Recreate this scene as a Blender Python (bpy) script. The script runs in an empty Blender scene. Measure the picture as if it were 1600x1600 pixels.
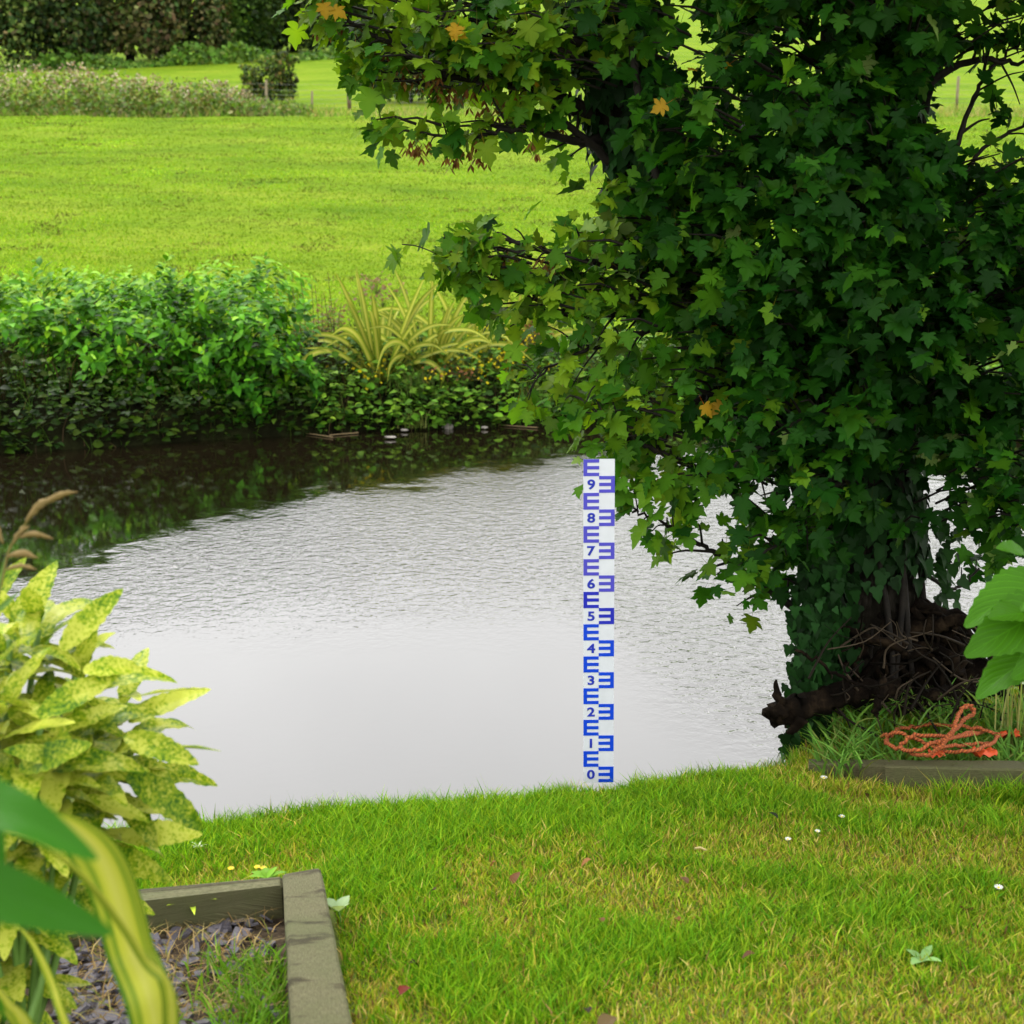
import bpy, math, random
import numpy as np
from mathutils import Matrix, Vector

# ------------------------------------------------------------------ camera, sky, sun, exposure
sc = bpy.context.scene
COL = sc.collection
CAM = np.array([0.0, 0.0, 1.55])
FPX = 2300.0                       # focal length in pixels of the 1600 px wide photograph
PITCH = math.atan(450 / FPX)       # looking slightly down to the pond
cd = bpy.data.cameras.new('camera')
cam = bpy.data.objects.new('camera', cd)
COL.objects.link(cam)
cam.location = CAM
cam.rotation_euler = (math.pi / 2 - PITCH, 0, 0)
cd.sensor_width = 36
cd.lens = FPX / 1600 * 36
cd.clip_start = 0.05
cd.clip_end = 3000
cd.dof.use_dof = True
cd.dof.focus_distance = 5.0
cd.dof.aperture_fstop = 6.0
sc.camera = cam

SUN_EL, SUN_AZ = math.radians(58), math.radians(-35)   # azimuth from +Y towards +X: behind the pond, to the left
world = bpy.data.worlds.new('World')
sc.world = world
world.use_nodes = True
wn, wl = world.node_tree.nodes, world.node_tree.links
bg = wn['Background']
sky = wn.new('ShaderNodeTexSky')
sky.sky_type = 'NISHITA'
sky.sun_disc = False
sky.sun_elevation = SUN_EL
sky.sun_rotation = SUN_AZ
cl = wn.new('ShaderNodeTexNoise')
cl.inputs['Scale'].default_value = 2.2
cl.inputs['Detail'].default_value = 5
cr = wn.new('ShaderNodeValToRGB')                      # closed white-grey cloud cover
cr.color_ramp.elements[0].position = 0.3
cr.color_ramp.elements[0].color = (9.0, 8.95, 8.8, 1)
cr.color_ramp.elements[1].position = 0.7
cr.color_ramp.elements[1].color = (11.3, 11.2, 11.0, 1)
mx = wn.new('ShaderNodeMix')
mx.data_type = 'RGBA'
mx.inputs['Factor'].default_value = 0.94
wl.new(cl.outputs['Fac'], cr.inputs['Fac'])
wl.new(sky.outputs['Color'], mx.inputs['A'])
wl.new(cr.outputs['Color'], mx.inputs['B'])
wl.new(mx.outputs['Result'], bg.inputs['Color'])
bg.inputs['Strength'].default_value = 0.12

sl = bpy.data.lights.new('sun', 'SUN')
sl.energy = 1.5
sl.angle = math.radians(24)
sl.color = (1.0, 0.96, 0.88)
so = bpy.data.objects.new('sun', sl)
COL.objects.link(so)
sd = Vector((math.sin(SUN_AZ) * math.cos(SUN_EL), math.cos(SUN_AZ) * math.cos(SUN_EL), math.sin(SUN_EL)))
so.rotation_euler = sd.to_track_quat('Z', 'Y').to_euler()
so.location = (-8, 12, 20)

sc.view_settings.view_transform = 'Standard'
sc.view_settings.look = 'None'
sc.view_settings.gamma = 1
sc.view_settings.use_curve_mapping = False
sc.view_settings.exposure = 1.15
sc.cycles.max_bounces = 6
sc.cycles.transparent_max_bounces = 4
sc.cycles.diffuse_bounces = 1
sc.cycles.glossy_bounces = 2
sc.cycles.transmission_bounces = 3
sc.cycles.use_adaptive_sampling = True
sc.cycles.adaptive_threshold = 0.015

# ------------------------------------------------------------------ helpers
rng = np.random.default_rng(11)
cP, sP = math.cos(PITCH), math.sin(PITCH)

def ray(px, py):
    u, v = (px - 800) / FPX, (800 - py) / FPX
    return np.array([u, cP + v * sP, -sP + v * cP])

def W(px, py, Y):
    d = ray(px, py)
    return CAM + d * (Y / d[1])

def Wz(px, py, z):
    d = ray(px, py)
    return CAM + d * ((z - CAM[2]) / d[2])

def project(P):
    r = np.asarray(P) - CAM
    dep = r[..., 1] * cP - r[..., 2] * sP
    up = r[..., 1] * sP + r[..., 2] * cP
    return 800 + FPX * r[..., 0] / dep, 800 - FPX * up / dep, dep

def LAWN(y):
    return -0.1 * (y - 3.0)

def Wlawn(px, py, off=0.0):
    d = ray(px, py)
    # CAMz + t dz = -0.1 (t dy - 3) + off
    t = (0.3 + off - CAM[2]) / (d[2] + 0.1 * d[1])
    return CAM + d * t

def hash2(ix, iy, s):
    v = np.sin(ix * 127.1 + iy * 311.7 + s * 74.7) * 43758.5453
    return v - np.floor(v)

def vnoise(x, y, s=0):
    x = np.asarray(x, float); y = np.asarray(y, float)
    ix, iy = np.floor(x), np.floor(y)
    fx, fy = x - ix, y - iy
    fx = fx * fx * (3 - 2 * fx); fy = fy * fy * (3 - 2 * fy)
    a, b = hash2(ix, iy, s), hash2(ix + 1, iy, s)
    c, d = hash2(ix, iy + 1, s), hash2(ix + 1, iy + 1, s)
    return (a * (1 - fx) + b * fx) * (1 - fy) + (c * (1 - fx) + d * fx) * fy

def fbm(x, y, s=0, o=3):
    r, a = 0, 0.5
    for k in range(o):
        r = r + a * (vnoise(x * 2 ** k, y * 2 ** k, s + k) - 0.5)
        a *= 0.5
    return r

def sstep(a, b, x):
    t = np.clip((np.asarray(x, float) - a) / (b - a), 0, 1)
    return t * t * (3 - 2 * t)

def nrm(v):
    v = np.asarray(v, float)
    return v / np.maximum(np.linalg.norm(v, axis=-1, keepdims=True), 1e-9)

def tag(o, label=None, cat=None, group=None, kind=None):
    if label: o['label'] = label
    if cat: o['category'] = cat
    if group: o['group'] = group
    if kind: o['kind'] = kind
    return o

def empty(name, loc, label, cat, group=None):
    o = bpy.data.objects.new(name, None)
    COL.objects.link(o)
    o.location = tuple(loc)
    o.empty_display_size = 0.1
    return tag(o, label, cat, group)

def link(name, me, parent=None, loc=None):
    o = bpy.data.objects.new(name, me)
    COL.objects.link(o)
    if parent is not None:
        o.parent = parent
    if loc is not None:
        o.location = tuple(loc)
    return o

def mesh_np(name, V, F, mat=None, col=None, uv=None, smooth=True):
    """V (n,3); F list of arrays (m,k) with one k each, or a list of tuples."""
    me = bpy.data.meshes.new(name)
    if isinstance(F, np.ndarray):
        F = [F]
    if len(F) and isinstance(F[0], np.ndarray):
        loops = np.concatenate([f.ravel() for f in F])
        tot = np.concatenate([np.full(len(f), f.shape[1]) for f in F])
    else:
        loops = np.array([i for f in F for i in f])
        tot = np.array([len(f) for f in F])
    st = np.concatenate([[0], np.cumsum(tot)[:-1]])
    me.vertices.add(len(V)); me.vertices.foreach_set('co', np.asarray(V, np.float32).ravel())
    me.loops.add(len(loops)); me.loops.foreach_set('vertex_index', loops.astype(np.int32))
    me.polygons.add(len(tot))
    me.polygons.foreach_set('loop_start', st.astype(np.int32))
    me.polygons.foreach_set('loop_total', tot.astype(np.int32))
    me.polygons.foreach_set('use_smooth', np.full(len(tot), smooth))
    if col is not None:
        a = me.attributes.new('Col', 'FLOAT_COLOR', 'POINT')
        c = np.ones((len(V), 4), np.float32); c[:, :3] = col
        a.data.foreach_set('color', c.ravel())
    if uv is not None:
        l = me.uv_layers.new(name='UVMap')
        l.data.foreach_set('uv', np.asarray(uv, np.float32)[loops].ravel())
    me.update(calc_edges=True)
    if mat: me.materials.append(mat)
    return me

class MB:
    """collects verts / faces / colours of one mesh"""
    def __init__(s): s.v, s.f, s.c, s.uv, s.n = [], [], [], [], 0
    def add(s, V, F, col=(0.5, 0.5, 0.5), uv=None):
        V = np.asarray(V, float)
        s.v.append(V); s.f += [tuple(int(i) + s.n for i in f) for f in F]
        c = np.empty((len(V), 3)); c[:] = col; s.c.append(c)
        s.uv.append(np.zeros((len(V), 2)) if uv is None else np.asarray(uv, float))
        s.n += len(V)
    def box(s, c, size, rz=0, col=(0.5, 0.5, 0.5)):
        c = np.asarray(c); h = np.asarray(size) / 2
        q = np.array([[x, y, z] for z in (-1, 1) for x, y in ((-1, -1), (1, -1), (1, 1), (-1, 1))]) * h
        r = np.array([[math.cos(rz), -math.sin(rz), 0], [math.sin(rz), math.cos(rz), 0], [0, 0, 1]])
        s.add(q @ r.T + c, [(3, 2, 1, 0), (4, 5, 6, 7), (0, 1, 5, 4), (1, 2, 6, 5), (2, 3, 7, 6), (3, 0, 4, 7)], col)
    def tube(s, P, R, n=7, col=(0.5, 0.5, 0.5), cap=True, rough=0.0, seed=0):
        P = np.asarray(P, float); m = len(P)
        R = np.broadcast_to(np.asarray(R, float), (m,))
        T = nrm(np.gradient(P, axis=0))
        a = np.array([0.3, 0.2, 1.0]) if abs(T[0][2]) < 0.8 else np.array([1.0, 0.1, 0.0])
        N = []
        for t in T:
            a = a - t * np.dot(a, t); a = a / max(np.linalg.norm(a), 1e-9); N.append(a)
        N = np.array(N); B = np.cross(T, N)
        th = np.linspace(0, 2 * math.pi, n, endpoint=False)
        rr = R[:, None] * np.ones((1, n))
        if rough:
            g = np.random.default_rng(abs(int(seed)))
            rr = rr * (1 + rough * g.standard_normal((m, n)) + 0.6 * rough * g.standard_normal((1, n)))
        V = P[:, None, :] + rr[..., None] * (np.cos(th)[None, :, None] * N[:, None, :] + np.sin(th)[None, :, None] * B[:, None, :])
        uv = np.stack([np.broadcast_to(th / 6.283, (m, n)), np.broadcast_to(np.linspace(0, 1, m)[:, None], (m, n))], -1)
        F = [(i * n + j, i * n + (j + 1) % n, (i + 1) * n + (j + 1) % n, (i + 1) * n + j) for i in range(m - 1) for j in range(n)]
        if cap: F += [tuple(range(n))[::-1], tuple((m - 1) * n + j for j in range(n))]
        s.add(V.reshape(-1, 3), F, col, uv.reshape(-1, 2))
    def mesh(s, name, mat, origin=(0, 0, 0), smooth=True):
        return mesh_np(name, np.concatenate(s.v) - np.asarray(origin), s.f, mat, np.concatenate(s.c), np.concatenate(s.uv), smooth)
    def build(s, name, mat, parent=None, smooth=True):
        og = np.array(parent.location) if parent is not None and parent.parent is None else np.zeros(3)
        return link(name, s.mesh(name, mat, og, smooth), parent)

def spline(pts, n=8):
    """Catmull-Rom through rows of pts"""
    p = np.asarray(pts, float)
    p = np.vstack([2 * p[0] - p[1], p, 2 * p[-1] - p[-2]])
    out = []
    for i in range(1, len(p) - 2):
        for t in np.linspace(0, 1, n, endpoint=False):
            a, b, c, d = p[i - 1], p[i], p[i + 1], p[i + 2]
            out.append(0.5 * (2 * b + (c - a) * t + (2 * a - 5 * b + 4 * c - d) * t * t + (3 * b - a - 3 * c + d) * t ** 3))
    out.append(p[-2])
    return np.array(out)

def frames(dirv, nor, roll=None):
    """matrices with columns side, dir, normal"""
    d = nrm(dirv); n = nor - d * np.sum(nor * d, -1, keepdims=True); n = nrm(n)
    s = np.cross(d, n)
    return np.stack([s, d, n], -1)

def inst(protos, pick, pos, M, scale, cols, name, mat):
    """one mesh out of many transformed copies; protos = list of (V,F,mask) ; cols (n,3) multiplied on the proto's own tint"""
    Vs, Fs, Cs, off = [], {}, [], 0
    for k, (V, F, tint) in enumerate(protos):
        idx = np.nonzero(pick == k)[0]
        if not len(idx): continue
        v = np.einsum('nij,vj->nvi', M[idx] * scale[idx, None, None], V) + pos[idx, None, :]
        Vs.append(v.reshape(-1, 3))
        Cs.append((cols[idx][:, None, :] * tint[None, :, :]).reshape(-1, 3))
        base = off + np.arange(len(idx)) * len(V)
        for f in F:
            Fs.setdefault(len(f), []).append(base[:, None] + np.array(f)[None, :])
        off += len(idx) * len(V)
    return mesh_np(name, np.concatenate(Vs), [np.concatenate(a) for a in Fs.values()], mat, np.concatenate(Cs))

def foliage(parent, protos, pos, M, scale, cols, mat, nparts=300, name='leaf', rest='foliage', cell=14):
    """the best visible leaves become child objects, the rest is one 'stuff' part"""
    n = len(pos); og = np.array(parent.location)
    pick = rng.integers(0, len(protos), n)
    px, py, dep = project(pos)
    vis = (px > -10) & (px < 1610) & (py > -10) & (py < 1610) & (dep > 0.3)
    order = np.argsort(dep / np.maximum(scale * (0.3 + np.abs(np.einsum('ni,ni->n', M[:, :, 2], nrm(CAM - pos)))), 1e-6) )
    part = np.zeros(n, bool); used = set(); cnt = 0
    dmin = {}
    for i in np.nonzero(vis)[0]:
        k = (int(px[i] // (cell * 2)), int(py[i] // (cell * 2)))
        dmin[k] = min(dmin.get(k, 1e9), dep[i])
    for i in order:
        if not vis[i] or cnt >= nparts: continue
        if dep[i] > dmin[(int(px[i] // (cell * 2)), int(py[i] // (cell * 2)))] * 1.012 + 0.03: continue
        k = (int(px[i] // cell), int(py[i] // cell))
        if k in used: continue
        used.add(k); part[i] = True; cnt += 1
    # palette of a few shared meshes for the single leaves
    K = 8
    pi = np.nonzero(part)[0]
    if len(pi):
        lum = cols[pi] @ np.array([1.0, 0.7, 0.2]); srt = pi[np.argsort(lum)]
        cache = {}
        for b, grp in enumerate(np.array_split(srt, K)):
            for i in grp:
                key = (b, pick[i])
                if key not in cache:
                    V, F, tint = protos[pick[i]]
                    cache[key] = mesh_np(name, V, [tuple(f) for f in F], mat, cols[i][None, :] * tint)
                o = bpy.data.objects.new(name, cache[key])
                o.parent = parent
                m = np.eye(4); m[:3, :3] = M[i] * scale[i]; m[:3, 3] = pos[i] - og
                o.matrix_basis = Matrix(m.tolist())
                COL.objects.link(o)
    r = ~part
    if r.any():
        me = inst(protos, pick[r], pos[r] - og, M[r], scale[r], cols[r], rest, mat)
        tag(link(rest, me, parent), kind='stuff')

def blades(name, base, h, w, lean, bend, cols, mat, parent=None, segs=2, tipdark=1.0):
    """grass: every blade a bent tapering strip.  base (n,3), lean (n,2) horizontal lean of the tip"""
    n = len(base)
    a = rng.uniform(0, math.tau, n)
    side = np.stack([np.cos(a), np.sin(a), np.zeros(n)], -1) * (w / 2)[:, None]
    L = np.concatenate([lean, np.zeros((n, 1))], 1)
    up = np.array([0, 0, 1.0])
    rows = []
    for k in range(segs):
        t = k / segs
        c = base + up * (h * (t - 0.25 * bend * t * t))[:, None] + L * (h * t * t)[:, None]
        ww = 1 - 0.35 * t
        rows += [c - side * ww, c + side * ww]
    rows.append(base + up * (h * (1 - 0.25 * bend))[:, None] + L * h[:, None])
    V = np.stack(rows, 1); m = V.shape[1]
    b = np.arange(n)[:, None] * m
    F = [b + np.array([[2 * k, 2 * k + 1, 2 * k + 3, 2 * k + 2]]) for k in range(segs - 1)]
    F4 = np.concatenate(F) if F else None
    F3 = b + np.array([[2 * segs - 2, 2 * segs - 1, 2 * segs]])
    C = np.repeat(cols[:, None, :], m, 1)
    og = np.array(parent.location) if parent is not None else np.zeros(3)
    me = mesh_np(name, V.reshape(-1, 3) - og, ([F4] if F4 is not None else []) + [F3], mat, C.reshape(-1, 3))
    return link(name, me, parent)

# ------------------------------------------------------------------ materials
def new_mat(name):
    m = bpy.data.materials.new(name); m.use_nodes = True
    nt = m.node_tree; nt.nodes.clear()
    return m, nt.nodes, nt.links

def N(ns, t, **k):
    n = ns.new(t)
    for a, b in k.items():
        if a in n.inputs.keys(): n.inputs[a].default_value = b
        else: setattr(n, a, b)
    return n

def leaf_material(name, trans=0.35, rough=0.45, spec=0.35, jitter=0.35, tcol=(1.25, 1.15, 0.5)):
    m, ns, ls = new_mat(name)
    at = N(ns, 'ShaderNodeAttribute', attribute_name='Col')
    geo = N(ns, 'ShaderNodeNewGeometry')
    mr = N(ns, 'ShaderNodeMapRange'); mr.inputs['To Min'].default_value = 1 - jitter; mr.inputs['To Max'].default_value = 1 + jitter
    ls.new(geo.outputs['Random Per Island'], mr.inputs['Value'])
    mul = N(ns, 'ShaderNodeVectorMath', operation='SCALE')
    ls.new(at.outputs['Color'], mul.inputs[0]); ls.new(mr.outputs['Result'], mul.inputs['Scale'])
    pb = N(ns, 'ShaderNodeBsdfPrincipled', Roughness=rough)
    pb.inputs['Specular IOR Level'].default_value = spec
    ls.new(mul.outputs['Vector'], pb.inputs['Base Color'])
    tm = N(ns, 'ShaderNodeVectorMath', operation='MULTIPLY'); tm.inputs[1].default_value = tcol
    ls.new(mul.outputs['Vector'], tm.inputs[0])
    tr = N(ns, 'ShaderNodeBsdfTranslucent'); ls.new(tm.outputs['Vector'], tr.inputs['Color'])
    mix = N(ns, 'ShaderNodeMixShader'); mix.inputs[0].default_value = trans
    ls.new(pb.outputs[0], mix.inputs[1]); ls.new(tr.outputs[0], mix.inputs[2])
    out = N(ns, 'ShaderNodeOutputMaterial'); ls.new(mix.outputs[0], out.inputs[0])
    return m

def ramp(ns, stops):
    r = ns.new('ShaderNodeValToRGB')
    e = r.color_ramp.elements
    while len(e) < len(stops): e.new(0.5)
    for k, (p, c) in enumerate(stops):
        e[k].position = p; e[k].color = (*c, 1)
    return r

def noise_mat(name, stops, scale=(1, 1, 1), nscale=5, detail=6, rough=0.85, bump=0.0, bdist=0.02, coord='Object', spec=0.2, distort=0.0, nrough=0.6):
    m, ns, ls = new_mat(name)
    tc = N(ns, 'ShaderNodeTexCoord')
    mp = N(ns, 'ShaderNodeMapping'); mp.inputs['Scale'].default_value = scale
    ls.new(tc.outputs[coord], mp.inputs['Vector'])
    nz = N(ns, 'ShaderNodeTexNoise', Scale=nscale, Detail=detail, Roughness=nrough, Distortion=distort)
    ls.new(mp.outputs[0], nz.inputs['Vector'])
    r = ramp(ns, stops); ls.new(nz.outputs['Fac'], r.inputs['Fac'])
    pb = N(ns, 'ShaderNodeBsdfPrincipled', Roughness=rough)
    pb.inputs['Specular IOR Level'].default_value = spec
    ls.new(r.outputs[0], pb.inputs['Base Color'])
    if bump:
        b = N(ns, 'ShaderNodeBump', Strength=bump, Distance=bdist)
        ls.new(nz.outputs['Fac'], b.inputs['Height']); ls.new(b.outputs[0], pb.inputs['Normal'])
    out = N(ns, 'ShaderNodeOutputMaterial'); ls.new(pb.outputs[0], out.inputs[0])
    return m

def plain(name, c, rough=0.5, spec=0.4):
    return noise_mat(name, [(0.35, tuple(x * 0.93 for x in c)), (0.65, c)], nscale=25, rough=rough, spec=spec)

M_MAPLE = leaf_material('sycamore_leaf', trans=0.42, rough=0.5, spec=0.10, jitter=0.4, tcol=(1.2, 1.3, 0.5))
M_IVY = leaf_material('ivy_leaf', trans=0.15, rough=0.5, spec=0.07)
M_SHRUB = leaf_material('shrub_leaf', trans=0.2, rough=0.5, spec=0.08, jitter=0.35)
M_PASTURE = leaf_material('pasture_blade', trans=0.3, rough=0.7, spec=0.03, jitter=0.3, tcol=(1.1, 1.1, 0.5))
M_GRASS = leaf_material('grass_blade', trans=0.35, rough=0.6, spec=0.10, jitter=0.3, tcol=(1.15, 1.1, 0.6))
M_FAR = leaf_material('far_foliage', trans=0.25, rough=0.6, spec=0.15, jitter=0.45)
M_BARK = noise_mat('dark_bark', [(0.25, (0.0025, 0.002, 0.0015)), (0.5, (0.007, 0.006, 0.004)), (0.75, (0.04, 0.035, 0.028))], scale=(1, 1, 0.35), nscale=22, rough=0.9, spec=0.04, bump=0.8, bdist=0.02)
M_TWIG = noise_mat('twig_bark', [(0.3, (0.006, 0.005, 0.004)), (0.7, (0.02, 0.016, 0.012))], nscale=30, rough=0.8)
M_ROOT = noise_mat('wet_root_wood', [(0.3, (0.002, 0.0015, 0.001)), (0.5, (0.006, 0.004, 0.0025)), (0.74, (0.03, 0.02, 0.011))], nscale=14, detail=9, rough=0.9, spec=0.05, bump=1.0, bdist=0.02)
M_SOIL = noise_mat('bed_soil', [(0.3, (0.02, 0.015, 0.01)), (0.55, (0.06, 0.045, 0.03)), (0.75, (0.13, 0.10, 0.06))], nscale=28, detail=8, rough=0.95, bump=1.0, bdist=0.02, spec=0.05)
M_BANK = noise_mat('bank_mud', [(0.3, (0.004, 0.004, 0.002)), (0.5, (0.009, 0.010, 0.004)), (0.72, (0.018, 0.022, 0.007))], nscale=6, detail=8, rough=0.95, bump=0.8, bdist=0.05, spec=0.02)
M_TURF = noise_mat('turf_ground', [(0.3, (0.05, 0.075, 0.012)), (0.5, (0.09, 0.12, 0.02)), (0.7, (0.16, 0.14, 0.04))], nscale=9, detail=8, rough=0.95, bump=0.6, bdist=0.03)

def wood_material(name, a, b, c, bands=0.9):
    m, ns, ls = new_mat(name)
    uv = N(ns, 'ShaderNodeTexCoord')
    m1 = N(ns, 'ShaderNodeMapping'); m1.inputs['Scale'].default_value = (9, 1.3, 1)
    ls.new(uv.outputs['UV'], m1.inputs['Vector'])
    grain = N(ns, 'ShaderNodeTexNoise', Scale=6, Detail=10, Roughness=0.7, Distortion=0.4)
    ls.new(m1.outputs[0], grain.inputs['Vector'])
    r = ramp(ns, [(0.3, a), (0.5, b), (0.72, c)]); ls.new(grain.outputs['Fac'], r.inputs['Fac'])
    blot = N(ns, 'ShaderNodeTexNoise', Scale=5, Detail=6, Roughness=0.65)
    ls.new(uv.outputs['Object'], blot.inputs['Vector'])
    moss = ramp(ns, [(0.42, (0, 0, 0)), (0.68, (1, 1, 1))]); ls.new(blot.outputs['Fac'], moss.inputs['Fac'])
    mixm = N(ns, 'ShaderNodeMix', data_type='RGBA'); mixm.inputs['B'].default_value = (0.07, 0.085, 0.025, 1)
    mm = N(ns, 'ShaderNodeMath', operation='MULTIPLY'); mm.inputs[1].default_value = 0.55
    ls.new(moss.outputs[0], mm.inputs[0]); ls.new(mm.outputs[0], mixm.inputs['Factor']); ls.new(r.outputs[0], mixm.inputs['A'])
    # weathering bands and splits across the timber
    m2 = N(ns, 'ShaderNodeMapping'); m2.inputs['Scale'].default_value = (0.2, 0.75, 1)
    ls.new(uv.outputs['UV'], m2.inputs['Vector'])
    band = N(ns, 'ShaderNodeTexNoise', Scale=2.2, Detail=4, Roughness=0.6); ls.new(m2.outputs[0], band.inputs['Vector'])
    br = ramp(ns, [(0.40, (0.30, 0.24, 0.15)), (0.47, (1, 1, 1))]); ls.new(band.outputs['Fac'], br.inputs['Fac'])
    mul = N(ns, 'ShaderNodeMix', data_type='RGBA', blend_type='MULTIPLY'); mul.inputs['Factor'].default_value = bands
    ls.new(mixm.outputs['Result'], mul.inputs['A']); ls.new(br.outputs[0], mul.inputs['B'])
    pb = N(ns, 'ShaderNodeBsdfPrincipled', Roughness=0.75); pb.inputs['Specular IOR Level'].default_value = 0.3
    ls.new(mul.outputs['Result'], pb.inputs['Base Color'])
    bp = N(ns, 'ShaderNodeBump', Strength=0.7, Distance=0.006); ls.new(grain.outputs['Fac'], bp.inputs['Height']); ls.new(bp.outputs[0], pb.inputs['Normal'])
    out = N(ns, 'ShaderNodeOutputMaterial'); ls.new(pb.outputs[0], out.inputs[0])
    return m

M_SLEEPER = wood_material('weathered_sleeper', (0.04, 0.034, 0.014), (0.105, 0.098, 0.046), (0.18, 0.17, 0.09))
M_EDGING = wood_material('mossy_edging', (0.035, 0.03, 0.012), (0.075, 0.068, 0.028), (0.13, 0.12, 0.06), 0.0)
M_POST = wood_material('fence_post_wood', (0.12, 0.09, 0.06), (0.26, 0.20, 0.13), (0.36, 0.30, 0.2))

# water: dark peaty body, mirror surface with wind ripples in the middle of the pond
def water_material():
    m, ns, ls = new_mat('pond_water')
    geo = N(ns, 'ShaderNodeNewGeometry')
    sep = N(ns, 'ShaderNodeSeparateXYZ'); ls.new(geo.outputs['Position'], sep.inputs[0])
    def math_(op, a, b=None, c=None):
        n = N(ns, 'ShaderNodeMath', operation=op)
        for k, v in enumerate((a, b, c)):
            if v is None: continue
            if isinstance(v, (int, float)): n.inputs[k].default_value = v
            else: ls.new(v, n.inputs[k])
        return n.outputs[0]
    def sm(v, a, b):
        n = N(ns, 'ShaderNodeMapRange', interpolation_type='SMOOTHSTEP')
        ls.new(v, n.inputs['Value']); n.inputs['From Min'].default_value = a; n.inputs['From Max'].default_value = b
        return n.outputs['Result']
    wob = N(ns, 'ShaderNodeTexNoise', Scale=0.9, Detail=4); ls.new(geo.outputs['Position'], wob.inputs['Vector'])
    wb = math_('MULTIPLY', math_('SUBTRACT', wob.outputs['Fac'], 0.5), 1.6)
    X, Y = sep.outputs['X'], sep.outputs['Y']
    # sheltered calm strip along the far left bank: the shelter line runs diagonally
    Q = np.array([Wz(a, b, -0.45) for a, b in ((0, 905), (180, 855), (400, 798), (560, 750), (700, 722), (900, 705))])
    c2, c1, c0 = np.polyfit(Q[:, 0], Q[:, 1], 2)
    far = math_('SUBTRACT', math_('ADD', float(c0), math_('ADD', math_('MULTIPLY', X, float(c1)), math_('MULTIPLY', math_('MULTIPLY', X, X), float(c2)))), Y)       # > 0 in the wind
    wob2 = N(ns, 'ShaderNodeTexNoise', Scale=3.5, Detail=3); ls.new(geo.outputs['Position'], wob2.inputs['Vector'])
    far = math_('ADD', far, math_('MULTIPLY', math_('SUBTRACT', wob2.outputs['Fac'], 0.5), 2.2))
    far = math_('ADD', far, wb)
    mfar = sm(far, -0.3, 1.3)
    # calm towards the lawn except in front of the tree
    right = math_('MULTIPLY', math_('MAXIMUM', math_('SUBTRACT', X, 0.25), 0.0), 3.4)
    near = math_('ADD', math_('ADD', math_('SUBTRACT', Y, 6.9), right), wb)
    mnear = sm(near, -0.5, 2.2)
    amp = math_('MULTIPLY', mfar, mnear)
    mp = N(ns, 'ShaderNodeMapping'); mp.inputs['Scale'].default_value = (11.0, 10.5, 1)
    ls.new(geo.outputs['Position'], mp.inputs['Vector'])
    n1 = N(ns, 'ShaderNodeTexNoise', Scale=1.6, Detail=3, Roughness=0.55, Distortion=0.3); ls.new(mp.outputs[0], n1.inputs['Vector'])
    amp2 = math_('ADD', math_('MULTIPLY', amp, 1.0), 0.012)
    h = math_('MULTIPLY', n1.outputs['Fac'], amp2)
    bp = N(ns, 'ShaderNodeBump', Strength=1.0, Distance=0.0145); ls.new(h, bp.inputs['Height'])
    # the wave flanks turned to the lawn are the ones seen at this low angle
    cmb = N(ns, 'ShaderNodeCombineXYZ'); ls.new(math_('MULTIPLY', amp, -0.06), cmb.inputs['Y'])
    va = N(ns, 'ShaderNodeVectorMath', operation='ADD'); ls.new(bp.outputs[0], va.inputs[0]); ls.new(cmb.outputs[0], va.inputs[1])
    vn = N(ns, 'ShaderNodeVectorMath', operation='NORMALIZE'); ls.new(va.outputs[0], vn.inputs[0])
    NRM = vn.outputs[0]
    dif = N(ns, 'ShaderNodeBsdfDiffuse'); dif.inputs['Color'].default_value = (0.007, 0.005, 0.0025, 1)
    gl = N(ns, 'ShaderNodeBsdfGlossy', Roughness=0.03); gl.inputs['Color'].default_value = (0.97, 0.97, 0.97, 1)
    ls.new(NRM, gl.inputs['Normal'])
    fr = N(ns, 'ShaderNodeFresnel', IOR=2.25); ls.new(NRM, fr.inputs['Normal'])
    mix = N(ns, 'ShaderNodeMixShader'); ls.new(fr.outputs[0], mix.inputs[0])
    ls.new(dif.outputs[0], mix.inputs[1]); ls.new(gl.outputs[0], mix.inputs[2])
    out = N(ns, 'ShaderNodeOutputMaterial'); ls.new(mix.outputs[0], out.inputs[0])
    return m
M_WATER = water_material()

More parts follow.
